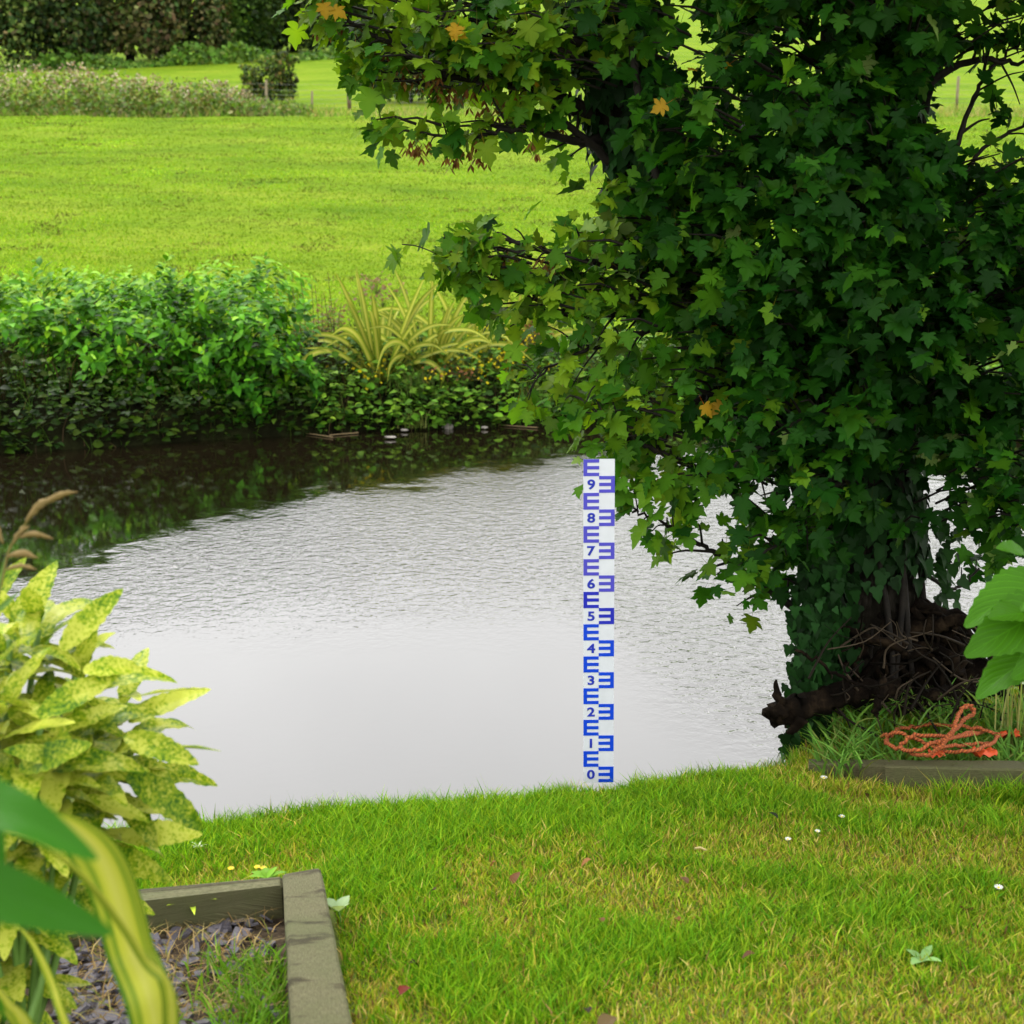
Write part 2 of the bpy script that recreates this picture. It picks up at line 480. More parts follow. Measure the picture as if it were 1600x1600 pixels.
# field: mown pasture, colour patches only
def field_material():
    m, ns, ls = new_mat('pasture')
    tc = N(ns, 'ShaderNodeNewGeometry')
    mp = N(ns, 'ShaderNodeMapping'); mp.inputs['Scale'].default_value = (0.5, 1.0, 1); ls.new(tc.outputs['Position'], mp.inputs['Vector'])
    a = N(ns, 'ShaderNodeTexNoise', Scale=0.5, Detail=8, Roughness=0.65); ls.new(mp.outputs[0], a.inputs['Vector'])
    b = N(ns, 'ShaderNodeTexNoise', Scale=7, Detail=6, Roughness=0.7); ls.new(mp.outputs[0], b.inputs['Vector'])
    r = ramp(ns, [(0.3, (0.075, 0.15, 0.006)), (0.5, (0.13, 0.215, 0.009)), (0.7, (0.19, 0.25, 0.02))]); ls.new(a.outputs['Fac'], r.inputs['Fac'])
    r2 = ramp(ns, [(0.28, (0.55, 0.5, 0.5)), (0.5, (1, 1, 1)), (0.75, (1.15, 1.1, 1.0))]); ls.new(b.outputs['Fac'], r2.inputs['Fac'])
    mul = N(ns, 'ShaderNodeMix', data_type='RGBA', blend_type='MULTIPLY'); mul.inputs['Factor'].default_value = 1
    ls.new(r.outputs[0], mul.inputs['A']); ls.new(r2.outputs[0], mul.inputs['B'])
    pb = N(ns, 'ShaderNodeBsdfPrincipled', Roughness=0.9); pb.inputs['Specular IOR Level'].default_value = 0.03
    ls.new(mul.outputs['Result'], pb.inputs['Base Color'])
    bp = N(ns, 'ShaderNodeBump', Strength=0.8, Distance=0.12); ls.new(b.outputs['Fac'], bp.inputs['Height']); ls.new(bp.outputs[0], pb.inputs['Normal'])
    out = N(ns, 'ShaderNodeOutputMaterial'); ls.new(pb.outputs[0], out.inputs[0])
    return m
M_FIELD = field_material()

# ------------------------------------------------------------------ ground
WATER_Z = -0.45
ed = [Wlawn(a, b) for a, b in ((200, 1302), (330, 1285), (500, 1267), (700, 1250), (935, 1229), (1100, 1212), (1230, 1192))]
EX = np.array([-30, -4] + [e[0] for e in ed] + [1.05, 1.25, 1.75, 2.3, 4, 30])
EY = np.array([3.2, 3.75] + [e[1] for e in ed] + [4.95, 5.2, 5.2, 4.9, 4.5, 4.2])

def mound(x, y):
    return 0.09 * sstep(0.88, 1.1, x) * sstep(4.42, 4.55, y + 0.1 * (x - 1.2))

def lawn_h(x, y):
    x = np.asarray(x, float); y = np.asarray(y, float)
    e = np.interp(x, EX, EY) + 0.035 * fbm(x * 5, x * 0 + 3.3, 4) - y
    z = LAWN(np.maximum(y, 0)) + 0.03 * fbm(x * 2.2, y * 2.2, 1) + mound(x, y)
    return z + np.interp(e, [-1.2, -0.5, -0.2, -0.08, 0.0, 0.1, 0.3], [-2.2, -1.1, -0.5, -0.18, -0.028, -0.006, 0])

def grid_mesh(name, xs, ys, hf, mat, keep=None):
    X, Y = np.meshgrid(xs, ys)
    V = np.stack([X, Y, hf(X, Y)], -1).reshape(-1, 3)
    nx, ny = len(xs), len(ys)
    i = (np.arange(ny - 1)[:, None] * nx + np.arange(nx - 1)[None, :]).ravel()
    F = np.stack([i, i + 1, i + nx + 1, i + nx], -1)
    if keep is not None: F = F[keep(V[F[:, 0], 0], V[F[:, 0], 1])]
    return link(name, mesh_np(name, V, F, mat))

xs = np.concatenate([np.linspace(-60, -3.2, 20), np.arange(-3, 3.6, 0.04), np.linspace(3.8, 60, 20)])
ys = np.concatenate([np.linspace(-40, 1.6, 14), np.arange(1.7, 6.6, 0.035)])
tag(grid_mesh('lawn', xs, ys, lawn_h, M_TURF), kind='structure')

sh = [Wz(a, b, WATER_Z) for a, b in ((-300, 722), (0, 708), (200, 697), (400, 683), (600, 673), (900, 664), (1100, 652), (1400, 655), (1700, 665))]
SX = np.array([-60, -14] + [s[0] for s in sh] + [14, 60])
SY = np.array([9.0, 12.6] + [s[1] for s in sh] + [14.5, 12.0])

def shore(x):
    return np.interp(x, SX, SY) + 0.25 * fbm(np.asarray(x) * 1.3, np.asarray(x) * 0 + 1.1, 8)

FY = [0, 17.2, 19.5, 22, 52, 55, 60, 100, 300, 420, 1500]
FZ = [0.1, 0.12, 0.38, 0.78, 5.15, 5.33, 5.95, 12.9, 47.9, 58, 60]

def field_h(x, y):
    x = np.asarray(x, float); y = np.asarray(y, float)
    d = y - shore(x)
    z = np.interp(y, FY, FZ) + np.clip(y - 20, 0, 12) / 12 * (0.16 * fbm(x * 0.25, y * 0.25, 3) + 0.06 * fbm(x * 1.1, y * 1.1, 5))
    b = np.interp(d, [-1.5, -0.5, -0.02, 0.08, 0.25, 0.6, 1.3], [-1.8, -1.1, -0.5, -0.36, -0.16, -0.02, 0.06])
    return np.where(d < 2.4, b + (z - b) * sstep(0.9, 2.4, d), z)

xs = np.concatenate([np.linspace(-900, -70, 24), np.linspace(-66, -13, 44), np.linspace(-12, 12, 130), np.linspace(13, 66, 44), np.linspace(70, 900, 24)])
ys = np.concatenate([np.arange(8, 20, 0.12), np.arange(20, 60, 0.4), np.linspace(60.5, 140, 60), np.linspace(145, 1500, 40)])
bank_cut = lambda x, y: y - shore(x) < 2.1 + 0.5 * fbm(x * 0.7, y * 0.7, 12)
tag(grid_mesh('field', xs, ys, field_h, M_FIELD, lambda x, y: ~bank_cut(x, y)), kind='structure')
tag(grid_mesh('far_bank', xs, ys[ys < 21], field_h, M_BANK, bank_cut), kind='structure')

me = mesh_np('pond', np.array([[-60, 2.5, WATER_Z], [60, 2.5, WATER_Z], [60, 17, WATER_Z], [-60, 17, WATER_Z]]), np.array([[0, 1, 2, 3]]), M_WATER, smooth=False)
tag(link('pond_water', me), kind='structure')

# ------------------------------------------------------------------ leaf shapes
def fan(outline, centre, zf, tint=None, petiole=0.0, pet_col=(1.4, 0.5, 0.5)):
    P = [centre] + list(outline)
    V = np.array([[x, y, zf(x, y)] for x, y in P])
    n = len(outline)
    F = [(0, 1 + k, 1 + (k + 1) % n) for k in range(n)]
    t = np.ones((len(V), 3)); t[0] = 1.12
    if petiole:
        b = len(V)
        V = np.vstack([V, [[-0.012, 0.05, 0], [0.012, 0.05, 0], [0.0, -petiole, petiole * 0.35]]])
        F.append((b, b + 1, b + 2)); t = np.vstack([t, np.array([pet_col] * 3)])
    return V, F, t

def maple_proto(seed):
    g = np.random.default_rng(abs(int(seed)))
    half = [(0.10, -0.05), (0.26, -0.07), (0.40, -0.01), (0.50, 0.06), (0.40, 0.13), (0.31, 0.20), (0.42, 0.25), (0.52, 0.36),
            (0.66, 0.52), (0.50, 0.52), (0.40, 0.55), (0.25, 0.49), (0.29, 0.62), (0.27, 0.74), (0.15, 0.79), (0.10, 0.90)]
    j = lambda p: (p[0] + g.normal(0, 0.018), p[1] + g.normal(0, 0.018))
    R = [j(p) for p in half]; L = [(-x, y) for x, y in [j(p) for p in half]][::-1]
    out = [(0, 0.02)] + R + [(g.normal(0, 0.03), 1.02)] + L
    a, b, c = g.uniform(0.05, 0.3), g.uniform(0.05, 0.4), g.uniform(0.0, 0.35)
    V, F, t = fan(out, (0, 0.34), lambda x, y: a * abs(x) - b * y * y - c * x * x + 0.02 * g.standard_normal(), petiole=g.uniform(0.5, 0.9))
    t[0] = (1.25, 1.15, 1.1)
    return V, F, t
MAPLE = [maple_proto(k) for k in range(6)]

def ivy_proto(seed):
    g = np.random.default_rng(abs(int(seed)))
    half = [(0.15, -0.08), (0.38, -0.04), (0.46, 0.12), (0.30, 0.30), (0.30, 0.5), (0.14, 0.75)]
    out = [(0, 0)] + half + [(0, 1)] + [(-x, y) for x, y in half[::-1]]
    a = g.uniform(0, 0.25)
    return fan(out, (0, 0.35), lambda x, y: a * abs(x) - 0.2 * y * y, petiole=0.4, pet_col=(0.8, 0.8, 0.6))
IVY = [ivy_proto(k) for k in range(3)]

def ovate_proto(wid, seed, droop=0.3, fold=0.25, seg=4):
    g = np.random.default_rng(abs(int(seed)))
    ys_ = np.linspace(0, 1, seg + 1)
    prof = np.sin(np.pi * ys_ ** 0.85) ** 0.9 * wid / 2
    V, t = [], []
    for y, w in zip(ys_, prof):
        z = -droop * y * y + 0.1 * y
        for s in (-1, 0, 1):
            V.append((s * w, y, z + (fold * w if s else 0))); t.append((1, 1, 1) if s else (1.15, 1.12, 1.1))
    F = []
    for k in range(seg):
        a = k * 3
        for q in (0, 1):
            if k == 0: F.append((a + 1, a + 3 + q + (1 if q else 0), a + 4) if False else ((a + 1, a + 4, a + 3) if q == 0 else (a + 1, a + 5, a + 4)))
            elif k == seg - 1: F.append((a + q, a + q + 1, a + 4))
            else: F.append((a + q, a + q + 1, a + q + 4, a + q + 3))
    return np.array(V), F, np.array(t, float)
OVATE = [ovate_proto(0.5, 1), ovate_proto(0.58, 2, 0.45), ovate_proto(0.45, 3, 0.15, 0.4)]
LANCE = [ovate_proto(0.2, 4, 0.5), ovate_proto(0.24, 5, 0.25)]
ROUND = [ovate_proto(0.85, 6, 0.25), ovate_proto(0.75, 7, 0.35)]
QUAD = [(np.array([[-.5, 0, 0], [0.1, -.35, .08], [.5, .1, 0], [-.1, .5, -.1]]), [(0, 1, 2, 3)], np.ones((4, 3))),
        (np.array([[-.4, -.1, .05], [0.2, -.45, 0], [.5, .2, .1], [0, .4, -.05], [-.45, .3, 0]]), [(0, 1, 2, 3, 4)], np.ones((5, 3)))]

def mixcol(n, cols, w, sd=0.15):
    cols = np.array(cols)
    k = rng.choice(len(cols), n, p=np.array(w) / np.sum(w))
    return np.clip(cols[k] * (1 + sd * rng.standard_normal((n, 1))) * (1 + 0.06 * rng.standard_normal((n, 3))), 0.002, 0.9)

# ------------------------------------------------------------------ the sycamore
TY = 4.95
base = W(1345, 1150, TY); base[2] = lawn_h(base[0], base[1])
tree = empty('sycamore_tree', base, 'big sycamore with dark ivied trunk and lobed leaves leaning over the pond edge', 'tree')

def stem_px(pts, n=8):
    return spline([list(W(a, b, y)) + [r] for a, b, y, r in pts], n)

def stem_mesh(P, name, mat, parent, sides=14, rough=0.05, seed=0):
    b = MB(); b.tube(P[:, :3], P[:, 3], sides, rough=rough, seed=seed)
    return b.build(name, mat, parent)

S1 = stem_px([(1345, 1185, TY, .24), (1348, 1120, TY, .215), (1350, 1000, TY, .20), (1348, 850, TY, .175), (1338, 700, TY, .165), (1345, 500, TY, .15),
              (1352, 300, TY + .05, .14), (1345, 100, TY + .1, .13), (1335, -150, TY + .1, .11), (1320, -500, TY + .2, .09), (1330, -900, TY + .2, .04)])
S2 = stem_px([(1335, 830, TY, .12), (1275, 700, TY, .135), (1190, 540, TY + .05, .13), (1090, 390, TY + .1, .125), (1005, 250, TY + .12, .12), (965, 130, TY + .12, .115),
              (950, 0, TY + .1, .10), (930, -200, TY, .08), (900, -500, TY, .04)])
S3 = stem_px([(1350, 690, TY, .09), (1420, 570, TY, .085), (1520, 470, TY - .05, .07), (1640, 380, TY - .1, .055), (1760, 200, TY - .1, .03)])
S4 = stem_px([(1345, 420, TY, .08), (1400, 250, TY + .1, .075), (1440, 80, TY + .2, .065), (1500, -150, TY + .2, .05), (1560, -400, TY + .2, .025)])
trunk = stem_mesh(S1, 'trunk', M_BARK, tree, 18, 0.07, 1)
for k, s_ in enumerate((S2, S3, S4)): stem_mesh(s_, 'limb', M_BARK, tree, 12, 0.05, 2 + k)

BR = [  # px, py, Y, radius from the limb outwards; leaf colour tone, raised on the left boughs as painted backlight
    ([(945, 190, 5.05, .03), (880, 155, 4.95, .022), (805, 127, 4.85, .018), (715, 122, 4.8, .014), (680, 112, 4.78, .012), (620, 75, 4.75, .009), (570, 48, 4.72, .007), (500, 5, 4.7, .004)], 1.0),
    ([(950, 60, 5.05, .025), (880, 70, 4.9, .018), (780, 45, 4.8, .012), (710, 32, 4.75, .009), (640, 8, 4.72, .006), (590, -20, 4.7, .004)], 1.0),
    ([(720, 40, 4.75, .008), (770, 62, 4.8, .007), (800, 85, 4.82, .006), (850, 140, 4.9, .008), (900, 180, 5.0, .01)][::-1], 0.5),
    ([(960, 210, 5.05, .025), (915, 222, 4.95, .016), (870, 214, 4.85, .012), (825, 203, 4.8, .009), (770, 207, 4.78, .007), (715, 217, 4.75, .005), (600, 195, 4.7, .003)], 0.8),
    ([(1010, 330, 5.05, .022), (940, 240, 4.95, .014), (880, 190, 4.9, .011), (840, 145, 4.85, .008), (790, 135, 4.8, .006), (700, 120, 4.8, .004), (560, 108, 4.78, .003)], 0.9),
    ([(1130, 470, 5.0, .022), (1040, 440, 4.9, .015), (950, 415, 4.8, .011), (880, 398, 4.75, .008), (830, 385, 4.7, .007), (780, 376, 4.68, .005), (690, 372, 4.65, .003)], 0.9),
    ([(1150, 510, 5.0, .022), (1030, 490, 4.85, .015), (900, 490, 4.75, .010), (830, 465, 4.7, .007), (750, 428, 4.66, .005), (700, 405, 4.65, .003)], 0.9),
    ([(1220, 560, 5.0, .025), (1130, 520, 4.85, .018), (1060, 510, 4.8, .012), (960, 530, 4.75, .008), (890, 560, 4.72, .005), (830, 590, 4.7, .003)], 0.9),
    ([(1290, 880, 4.95, .026), (1190, 805, 4.8, .018), (1120, 752, 4.72, .014), (1030, 705, 4.66, .010), (960, 668, 4.6, .007), (900, 620, 4.6, .004)], 0.9),
    ([(1295, 985, 4.9, .022), (1230, 942, 4.78, .015), (1170, 900, 4.72, .011), (1125, 868, 4.68, .009), (1080, 842, 4.65, .007), (1030, 812, 4.62, .005), (985, 795, 4.6, .004), (962, 752, 4.6, .003)], 0.8),
    ([(1200, 580, 5.0, .02), (1120, 610, 4.85, .013), (1060, 640, 4.8, .009), (1000, 640, 4.75, .005), (930, 600, 4.75, .003)], 0.8),
    ([(985, 60, 4.7, .011), (1000, 160, 4.68, .012), (1020, 260, 4.66, .013), (1042, 340, 4.64, .012), (1060, 365, 4.64, .006)], 0.4),
    ([(1340, 640, 4.85, .02), (1260, 650, 4.6, .013), (1200, 690, 4.5, .009), (1140, 740, 4.46, .005)], 0.9),
    ([(1345, 740, 4.85, .02), (1300, 760, 4.6, .013), (1260, 800, 4.5, .008), (1180, 880, 4.46, .004)], 0.9),
    ([(1400, 620, 4.9, .02), (1500, 620, 4.7, .014), (1560, 680, 4.6, .009), (1570, 780, 4.55, .005), (1590, 860, 4.55, .003)], 0.9),
    ([(1400, 640, 4.9, .018), (1480, 680, 4.7, .012), (1530, 750, 4.62, .007), (1550, 830, 4.6, .004)], 0.9),
    ([(1430, 480, 4.95, .02), (1470, 330, 4.9, .014), (1500, 210, 4.9, .010), (1540, 120, 4.9, .006), (1600, 60, 4.9, .004)], 0.8),
    ([(1420, 150, 5.0, .018), (1500, 100, 4.95, .012), (1560, 95, 4.9, .008), (1640, 110, 4.9, .004)], 0.8),
    ([(1480, 330, 4.9, .01), (1530, 240, 4.9, .007), (1590, 200, 4.9, .005), (1640, 180, 4.9, .003)], 0.6),
    ([(1450, 900, 5.1, .008), (1490, 920, 5.15, .006), (1530, 890, 5.2, .004)], 0.3),
]
lp, ld, ln, lsz, lc = [], [], [], [], []
twigs = MB()
axis_z = S1[:, 2]
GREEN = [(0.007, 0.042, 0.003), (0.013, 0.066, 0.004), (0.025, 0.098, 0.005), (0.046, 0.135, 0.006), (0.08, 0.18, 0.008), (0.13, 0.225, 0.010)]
YELL = (0.40, 0.25, 0.015)

# openings in the crown where the field shows between the boughs, and the bare bend of the left limb
HOLES = ((1495, 135, 48, 70, .93), (1530, 215, 60, 32, .9), (1580, 110, 22, 36, .8), (1068, 62, 24, 34, .9), (1480, 335, 22, 20, .9), (815, 285, 55, 50, .95), (720, 290, 120, 60, .97), (1540, 575, 24, 30, .85), (955, 155, 42, 70, .75), (1020, 520, 25, 16, .7), (930, 250, 25, 20, .7),
                           (680, 165, 135, 19, .85), (900, 100, 18, 26, .8), (1090, 600, 40, 14, .7), (1210, 1000, 60, 60, 1.0), (960, 850, 50, 60, 1.0), (1000, 930, 100, 50, 1.0), (1340, 930, 110, 60, .8), (1500, 950, 60, 80, .7))
def in_hole(c, grow=1.0):
    u_, v_, _ = project(c)
    for (a_, b_, ra, rb, pr) in HOLES:
        if ((u_ - a_) / (ra * grow)) ** 2 + ((v_ - b_) / (rb * grow)) ** 2 < 1 + rng.normal(0, .4) and rng.random() < pr: return True
    return False

def cluster(c, tdir, n, tone, size=0.064, spread=0.07, up=0.55):
    """leaves in opposite pairs round a twig tip; blades face outward/upward and hang at the tip"""
    tdir = nrm(tdir)
    tx = np.interp(c[2], axis_z[::-1] if axis_z[0] > axis_z[-1] else axis_z, S1[:, 0] if axis_z[0] < axis_z[-1] else S1[::-1, 0])
    if c[0] < 0.35: tone = tone + .15  # backlight of the left sprays put into the leaf colour
    if c[0] > 0.5: tone = tone * np.interp(c[0], [.5, .9], [1, .62]) + (0.28 if rng.random() < .16 else 0)  # painted shade towards the trunk and right, a few clusters painted as lit
    out = nrm(np.array([c[0] - tx, c[1] - TY - 0.15, 0.1]))
    for k in range(n):
        a = rng.uniform(0, math.tau)
        side = np.cross(tdir, rng.standard_normal(3)); side = nrm(side)
        o = nrm(side * 0.9 + tdir * rng.uniform(0.1, 0.9))
        p = c - tdir * rng.uniform(0, 0.5) * spread + o * rng.uniform(0.5, 1.0) * spread
        nor = nrm(out * 0.42 + np.array([0, -0.18, up + .3]) + 0.5 * rng.standard_normal(3))
        d = o * 0.9 + np.array([0, -.1, -0.6]) + 0.35 * rng.standard_normal(3)
        if in_hole(p, .8): continue
        lp.append(p); ld.append(d); ln.append(nor); lsz.append(size * rng.uniform(0.5, 1.2) * (1.3 if rng.random() < .15 else 1))
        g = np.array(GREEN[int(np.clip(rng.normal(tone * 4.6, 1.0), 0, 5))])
        if rng.random() < 0.002: g = np.array(YELL) * rng.uniform(0.5, 1)
        elif rng.random() < .02: g = np.array((.15, .24, .06))
        lc.append(g * rng.uniform(0.8, 1.2))

keys = []
for bi, (pts, tone) in enumerate(BR):
    P = stem_px(pts, 10)
    P[:, :3] += 0.006 * rng.standard_normal((len(P), 3)) * np.linspace(0, 1, len(P))[:, None]
    stem_mesh(P, 'branch', M_TWIG, tree, 7, 0.06, bi)
    L = np.cumsum(np.r_[0, np.linalg.norm(np.diff(P[:, :3], axis=0), axis=1)])
    T = nrm(np.gradient(P[:, :3], axis=0))
    n = int(L[-1] / 0.045)
    for q in range(n):
        s_ = (q + rng.uniform(0, 1)) / n * L[-1]
        if s_ < 0.22 * L[-1] and rng.random() < 0.5: continue
        i = int(np.searchsorted(L, s_).clip(0, len(P) - 1))
        t = T[i]; sd_ = nrm(np.cross(t, rng.standard_normal(3)))
        d = nrm(t * 0.7 + sd_ * 0.9 + np.array([0, -0.15, 0.1]))
        ll = rng.uniform(0.04, 0.17) * (0.5 if tone <= 0.4 else 1)
        if in_hole(P[i, :3] + d * ll): continue
        p0 = P[i, :3]; p1 = p0 + d * ll * 0.6 + np.array([0, 0, 0.01]); p2 = p0 + d * ll
        twigs.tube(spline([p0, p1, p2], 3), np.linspace(min(0.006, P[i, 3] * .6), 0.002, 7), 4, cap=False)
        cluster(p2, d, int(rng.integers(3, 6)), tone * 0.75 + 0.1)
    cluster(P[-1, :3], T[-1], 5, tone)
    if bi in (0, 3, 4, 5): keys.append((P, T))

# leaves filling the crown's body: (px, py, Y, rx, ry, rz, clusters, tone); tone puts light at the left and shade inside into the colour
ELL = [(1180, 120, 4.62, .42, .25, .38, 40, .45), (1330, 60, 4.6, .40, .25, .30, 34, .4), (1085, 260, 4.72, .18, .2, .26, 11, .5), (1290, 300, 4.5, .42, .25, .35, 44, .45),
       (1440, 180, 4.7, .14, .25, .35, 20, .3), (1480, 420, 4.55, .36, .25, .25, 36, .35), (1560, 300, 4.6, .16, .2, .12, 8, .5), (1160, 420, 4.62, .34, .25, .28, 24, .45), (1340, 480, 4.45, .40, .25, .24, 26, .35),
       (1030, 480, 4.8, .30, .25, .28, 16, .8), (985, 380, 4.8, .20, .22, .2, 7, .85), (930, 330, 4.9, .12, .2, .12, 4, .8), (1540, 560, 4.55, .26, .25, .26, 28, .35), (1460, 630, 4.6, .22, .25, .18, 11, .2),
       (1290, 630, 4.5, .30, .2, .2, 16, .3), (1120, 560, 4.75, .26, .25, .22, 13, .6), (1210, 760, 4.5, .2, .2, .2, 14, .35), (1400, 760, 4.6, .16, .15, .16, 5, .15), (1560, 720, 4.5, .15, .2, .24, 18, .5),
       (1080, 700, 4.65, .20, .2, .16, 8, .75), (990, 660, 4.65, .16, .2, .10, 8, .8), (1260, 890, 4.62, .12, .12, .14, 7, .3), (1590, 420, 4.5, .2, .3, .4, 18, .4),
       (860, 50, 4.85, .2, .25, .16, 13, .9), (740, 50, 4.8, .26, .25, .12, 12, 1.0), (630, 60, 4.78, .24, .2, .16, 11, 1.0), (540, 30, 4.74, .14, .15, .1, 5, 1.0), (690, 185, 4.75, .22, .12, .04, 6, .95), (900, 420, 4.75, .2, .2, .14, 8, .75), (740, 390, 4.66, .14, .12, .05, 4, .85), (960, 20, 4.75, .16, .2, .12, 6, .6), (790, 100, 4.85, .2, .2, .08, 7, .95), (590, 110, 4.78, .1, .12, .06, 4, 1.0),
       (1560, 40, 4.85, .14, .2, .15, 8, .9), (860, 450, 4.75, .24, .2, .12, 6, .85), (780, 420, 4.7, .2, .15, .08, 6, .8),
       # behind the stems
       (1180, 300, 5.5, .45, .3, .6, 36, .3), (1400, 300, 5.5, .35, .3, .7, 50, .2), (1250, 600, 5.4, .45, .3, .4, 44, .25), (1500, 560, 5.4, .45, .3, .4, 40, .25), (1120, 80, 5.6, .4, .35, .25, 18, .4), (1000, 430, 5.4, .35, .3, .3, 9, .7)]
for px, py, Y, rx, ry, rz, n, tone in ELL:
    c0 = W(px, py, Y)
    for _ in range(int(n * (2.3 if n > 10 and px > 900 else 1.7))):
        v = rng.standard_normal(3); v = v / np.linalg.norm(v) * rng.uniform(0.25, 1) ** (1 / 2.2)
        c = c0 + v * np.array([rx, ry, rz])
        d = nrm(v * np.array([1, 1, 0.6]) + np.array([0, -0.3, 0.1]) + 0.4 * rng.standard_normal(3))
        if in_hole(c, 1.15): continue
        b0 = c + nrm(np.array([base[0] - c[0], TY - c[1], -.15])) * rng.uniform(0.12, 0.22)
        if Y < 5.2: twigs.tube(np.array([b0, (b0 + c) / 2 + [0, 0, .015], c]), [0.005, 0.004, 0.002], 4, cap=False)
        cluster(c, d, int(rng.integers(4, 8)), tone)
# the rest of the crown above and beyond the picture
for (x0, y0, z0, rx, ry, rz, n) in ((1.35, 4.35, 3.0, 1.3, .75, .45, 300), (0.9, 5.6, 2.9, 1.5, 1.0, .7, 330), (1.5, 5.3, 4.2, 2.2, 1.7, 1.1, 600), (2.8, 5.0, 2.9, 1.0, 1.1, 0.9, 260), (0.3, 5.3, 3.7, 1.1, .9, .7, 170), (1.4, 5.3, 5.6, 1.4, 1.2, .8, 200), (2.4, 4.9, 1.5, .45, .5, .8, 60)):
    for _ in range(n):
        v = rng.standard_normal(3); v = v / np.linalg.norm(v) * rng.uniform(0.3, 1) ** 0.45
        c = np.array([x0, y0, z0]) + v * np.array([rx, ry, rz])
        u_, v_, dd = project(c)
        if 0 < u_ < 1600 and v_ > -20 and u_ < 1450: continue
        cluster(c, v + np.array([0, 0, .2]), 5, 0.5, size=0.14, spread=0.14, up=1.0)
for a, b in ((505, 6), (520, 14), (715, 40), (708, 48), (1040, 163), (1100, 632), (1128, 630)):
    lp.append(W(a, b, 4.55 if a != 1040 else 4.4)); ld.append(np.array([rng.normal(), -.2, -.6])); ln.append(np.array([0.2, -1, 0.5])); lsz.append(0.048); lc.append(np.array(YELL) * rng.uniform(.6, 1))
lp, ld, ln, lsz, lc = map(np.array, (lp, ld, ln, lsz, lc))
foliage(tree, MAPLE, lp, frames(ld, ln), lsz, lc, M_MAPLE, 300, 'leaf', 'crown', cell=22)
tag(twigs.build('twigs', M_TWIG, tree), kind='stuff')
print('tree leaves', len(lp))

# winged seed keys hanging under the outer branches
kb = MB()
for P, T in keys:
    for q in range(9):
        i = int(rng.uniform(0.45, 0.97) * (len(P) - 1)); c0 = P[i, :3] + np.array([rng.normal(0, .03), rng.normal(0, .03), -0.03])
        for _ in range(rng.integers(5, 10)):
            c = c0 + rng.normal(0, 0.018, 3) + np.array([0, 0, -0.02]); a = rng.uniform(0, math.tau)
            for s_ in (-1, 1):
                e = np.array([math.cos(a) * s_ * .6, math.sin(a) * s_ * .6, -.8]); w_ = np.array([-math.sin(a), math.cos(a), .2])
                kb.add([c, c + e * .016 + w_ * .006, c + e * .036, c + e * .02 - w_ * .005], [(0, 1, 2, 3)], (0.14, 0.06, 0.02) if rng.random() < .7 else (0.22, 0.13, 0.03))
tag(kb.build('seed_keys', M_GRASS, tree), kind='stuff')

# roots of the tree: a tangle round the foot
for k in range(95):
    a = rng.uniform(-math.pi * 1.05, 0.15)
    s0 = base + np.array([math.cos(a) * .17, math.sin(a) * .17, rng.uniform(.08, .42)])
    r1 = rng.uniform(.26, .58) if math.cos(a) > -.5 else rng.uniform(.2, .3); a2 = a + rng.normal(0, .35)
    e0 = base + np.array([math.cos(a2) * r1, math.sin(a2) * r1 * .55, 0]); e0[2] = lawn_h(e0[0], e0[1]) + rng.uniform(-.02, .03)
    if e0[2] < base[2] - .13: continue
    m0 = (s0 + e0) / 2 + np.array([math.cos(a) * .08, -.03, rng.uniform(-.02, .08)])
    r0 = rng.uniform(.005, .022)
    b_ = MB(); pp = spline([s0, m0, e0, e0 + np.array([math.cos(a2) * .08, 0, -.06])], 6)
    pp[1:-1] += rng.normal(0, .011, (len(pp) - 2, 3))
    b_.tube(pp, np.linspace(r0, r0 * .5, len(pp)), 8, rough=.14, seed=k)
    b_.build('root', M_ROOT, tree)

# ------------------------------------------------------------------ ivy on the trunk
ivy = empty('ivy_plant', base + np.array([-.1, -.28, 0.05]), 'dark green ivy climbing the trunk and the left limb of the sycamore', 'ivy')
ip, idr, inn, isz, ic = [], [], [], [], []
for S, lo, hi, n, r_add in ((S1, 0.02, .72, 2600, .03), (S2, 0.05, .8, 1300, .03)):
    m_ = len(S)
    for _ in range(n):
        i = int(rng.uniform(lo, hi) * (m_ - 1)); c = S[i, :3]; r = S[i, 3] + r_add * rng.uniform(.2, 1.6)
        a = rng.uniform(-math.pi, .3)
        zl = c[2] - base[2]
        if S is S1 and zl < 0.5 and not (a < -1.9): continue                  # bare foot except for the curtain on its left
        o = np.array([math.cos(a), math.sin(a), 0])
        ip.append(c + o * r + np.array([0, 0, rng.normal(0, .03)])); idr.append(np.array([o[0] * .3 + rng.normal(0, .4), o[1] * .3, -1])); inn.append(o + np.array([0, 0, .45]) + .3 * rng.standard_normal(3)); isz.append(rng.uniform(.035, .07)); ic.append(np.array((0.009, 0.032, 0.007)) * rng.uniform(.6, 1.7))
for _ in range(800):                                                          # hanging curtain at the left of the foot
    t = rng.random(); c = W(1270 + rng.normal(0, 19) + 14 * (1 - t), 880 + 290 * t, 4.60 + rng.normal(0, .05))
    ip.append(c); idr.append(np.array([rng.normal(0, .4), -.2, -1])); inn.append(np.array([-.5, -.8, .4]) + .35 * rng.standard_normal(3)); isz.append(rng.uniform(.028, .05)); ic.append(np.array((0.008, 0.032, 0.006)) * rng.uniform(.5, 1.6))
for _ in range(70):                                                           # sprays against the light right of the trunk
    c = W(1462 + abs(rng.normal(0, 16)), rng.uniform(800, 1000), 4.95 + rng.normal(0, .05))
    ip.append(c); idr.append(np.array([.5, -.2, -1]) + .4 * rng.standard_normal(3)); inn.append(np.array([.4, -.8, .3]) + .4 * rng.standard_normal(3)); isz.append(rng.uniform(.035, .06)); ic.append(np.array((0.012, 0.04, 0.008)))
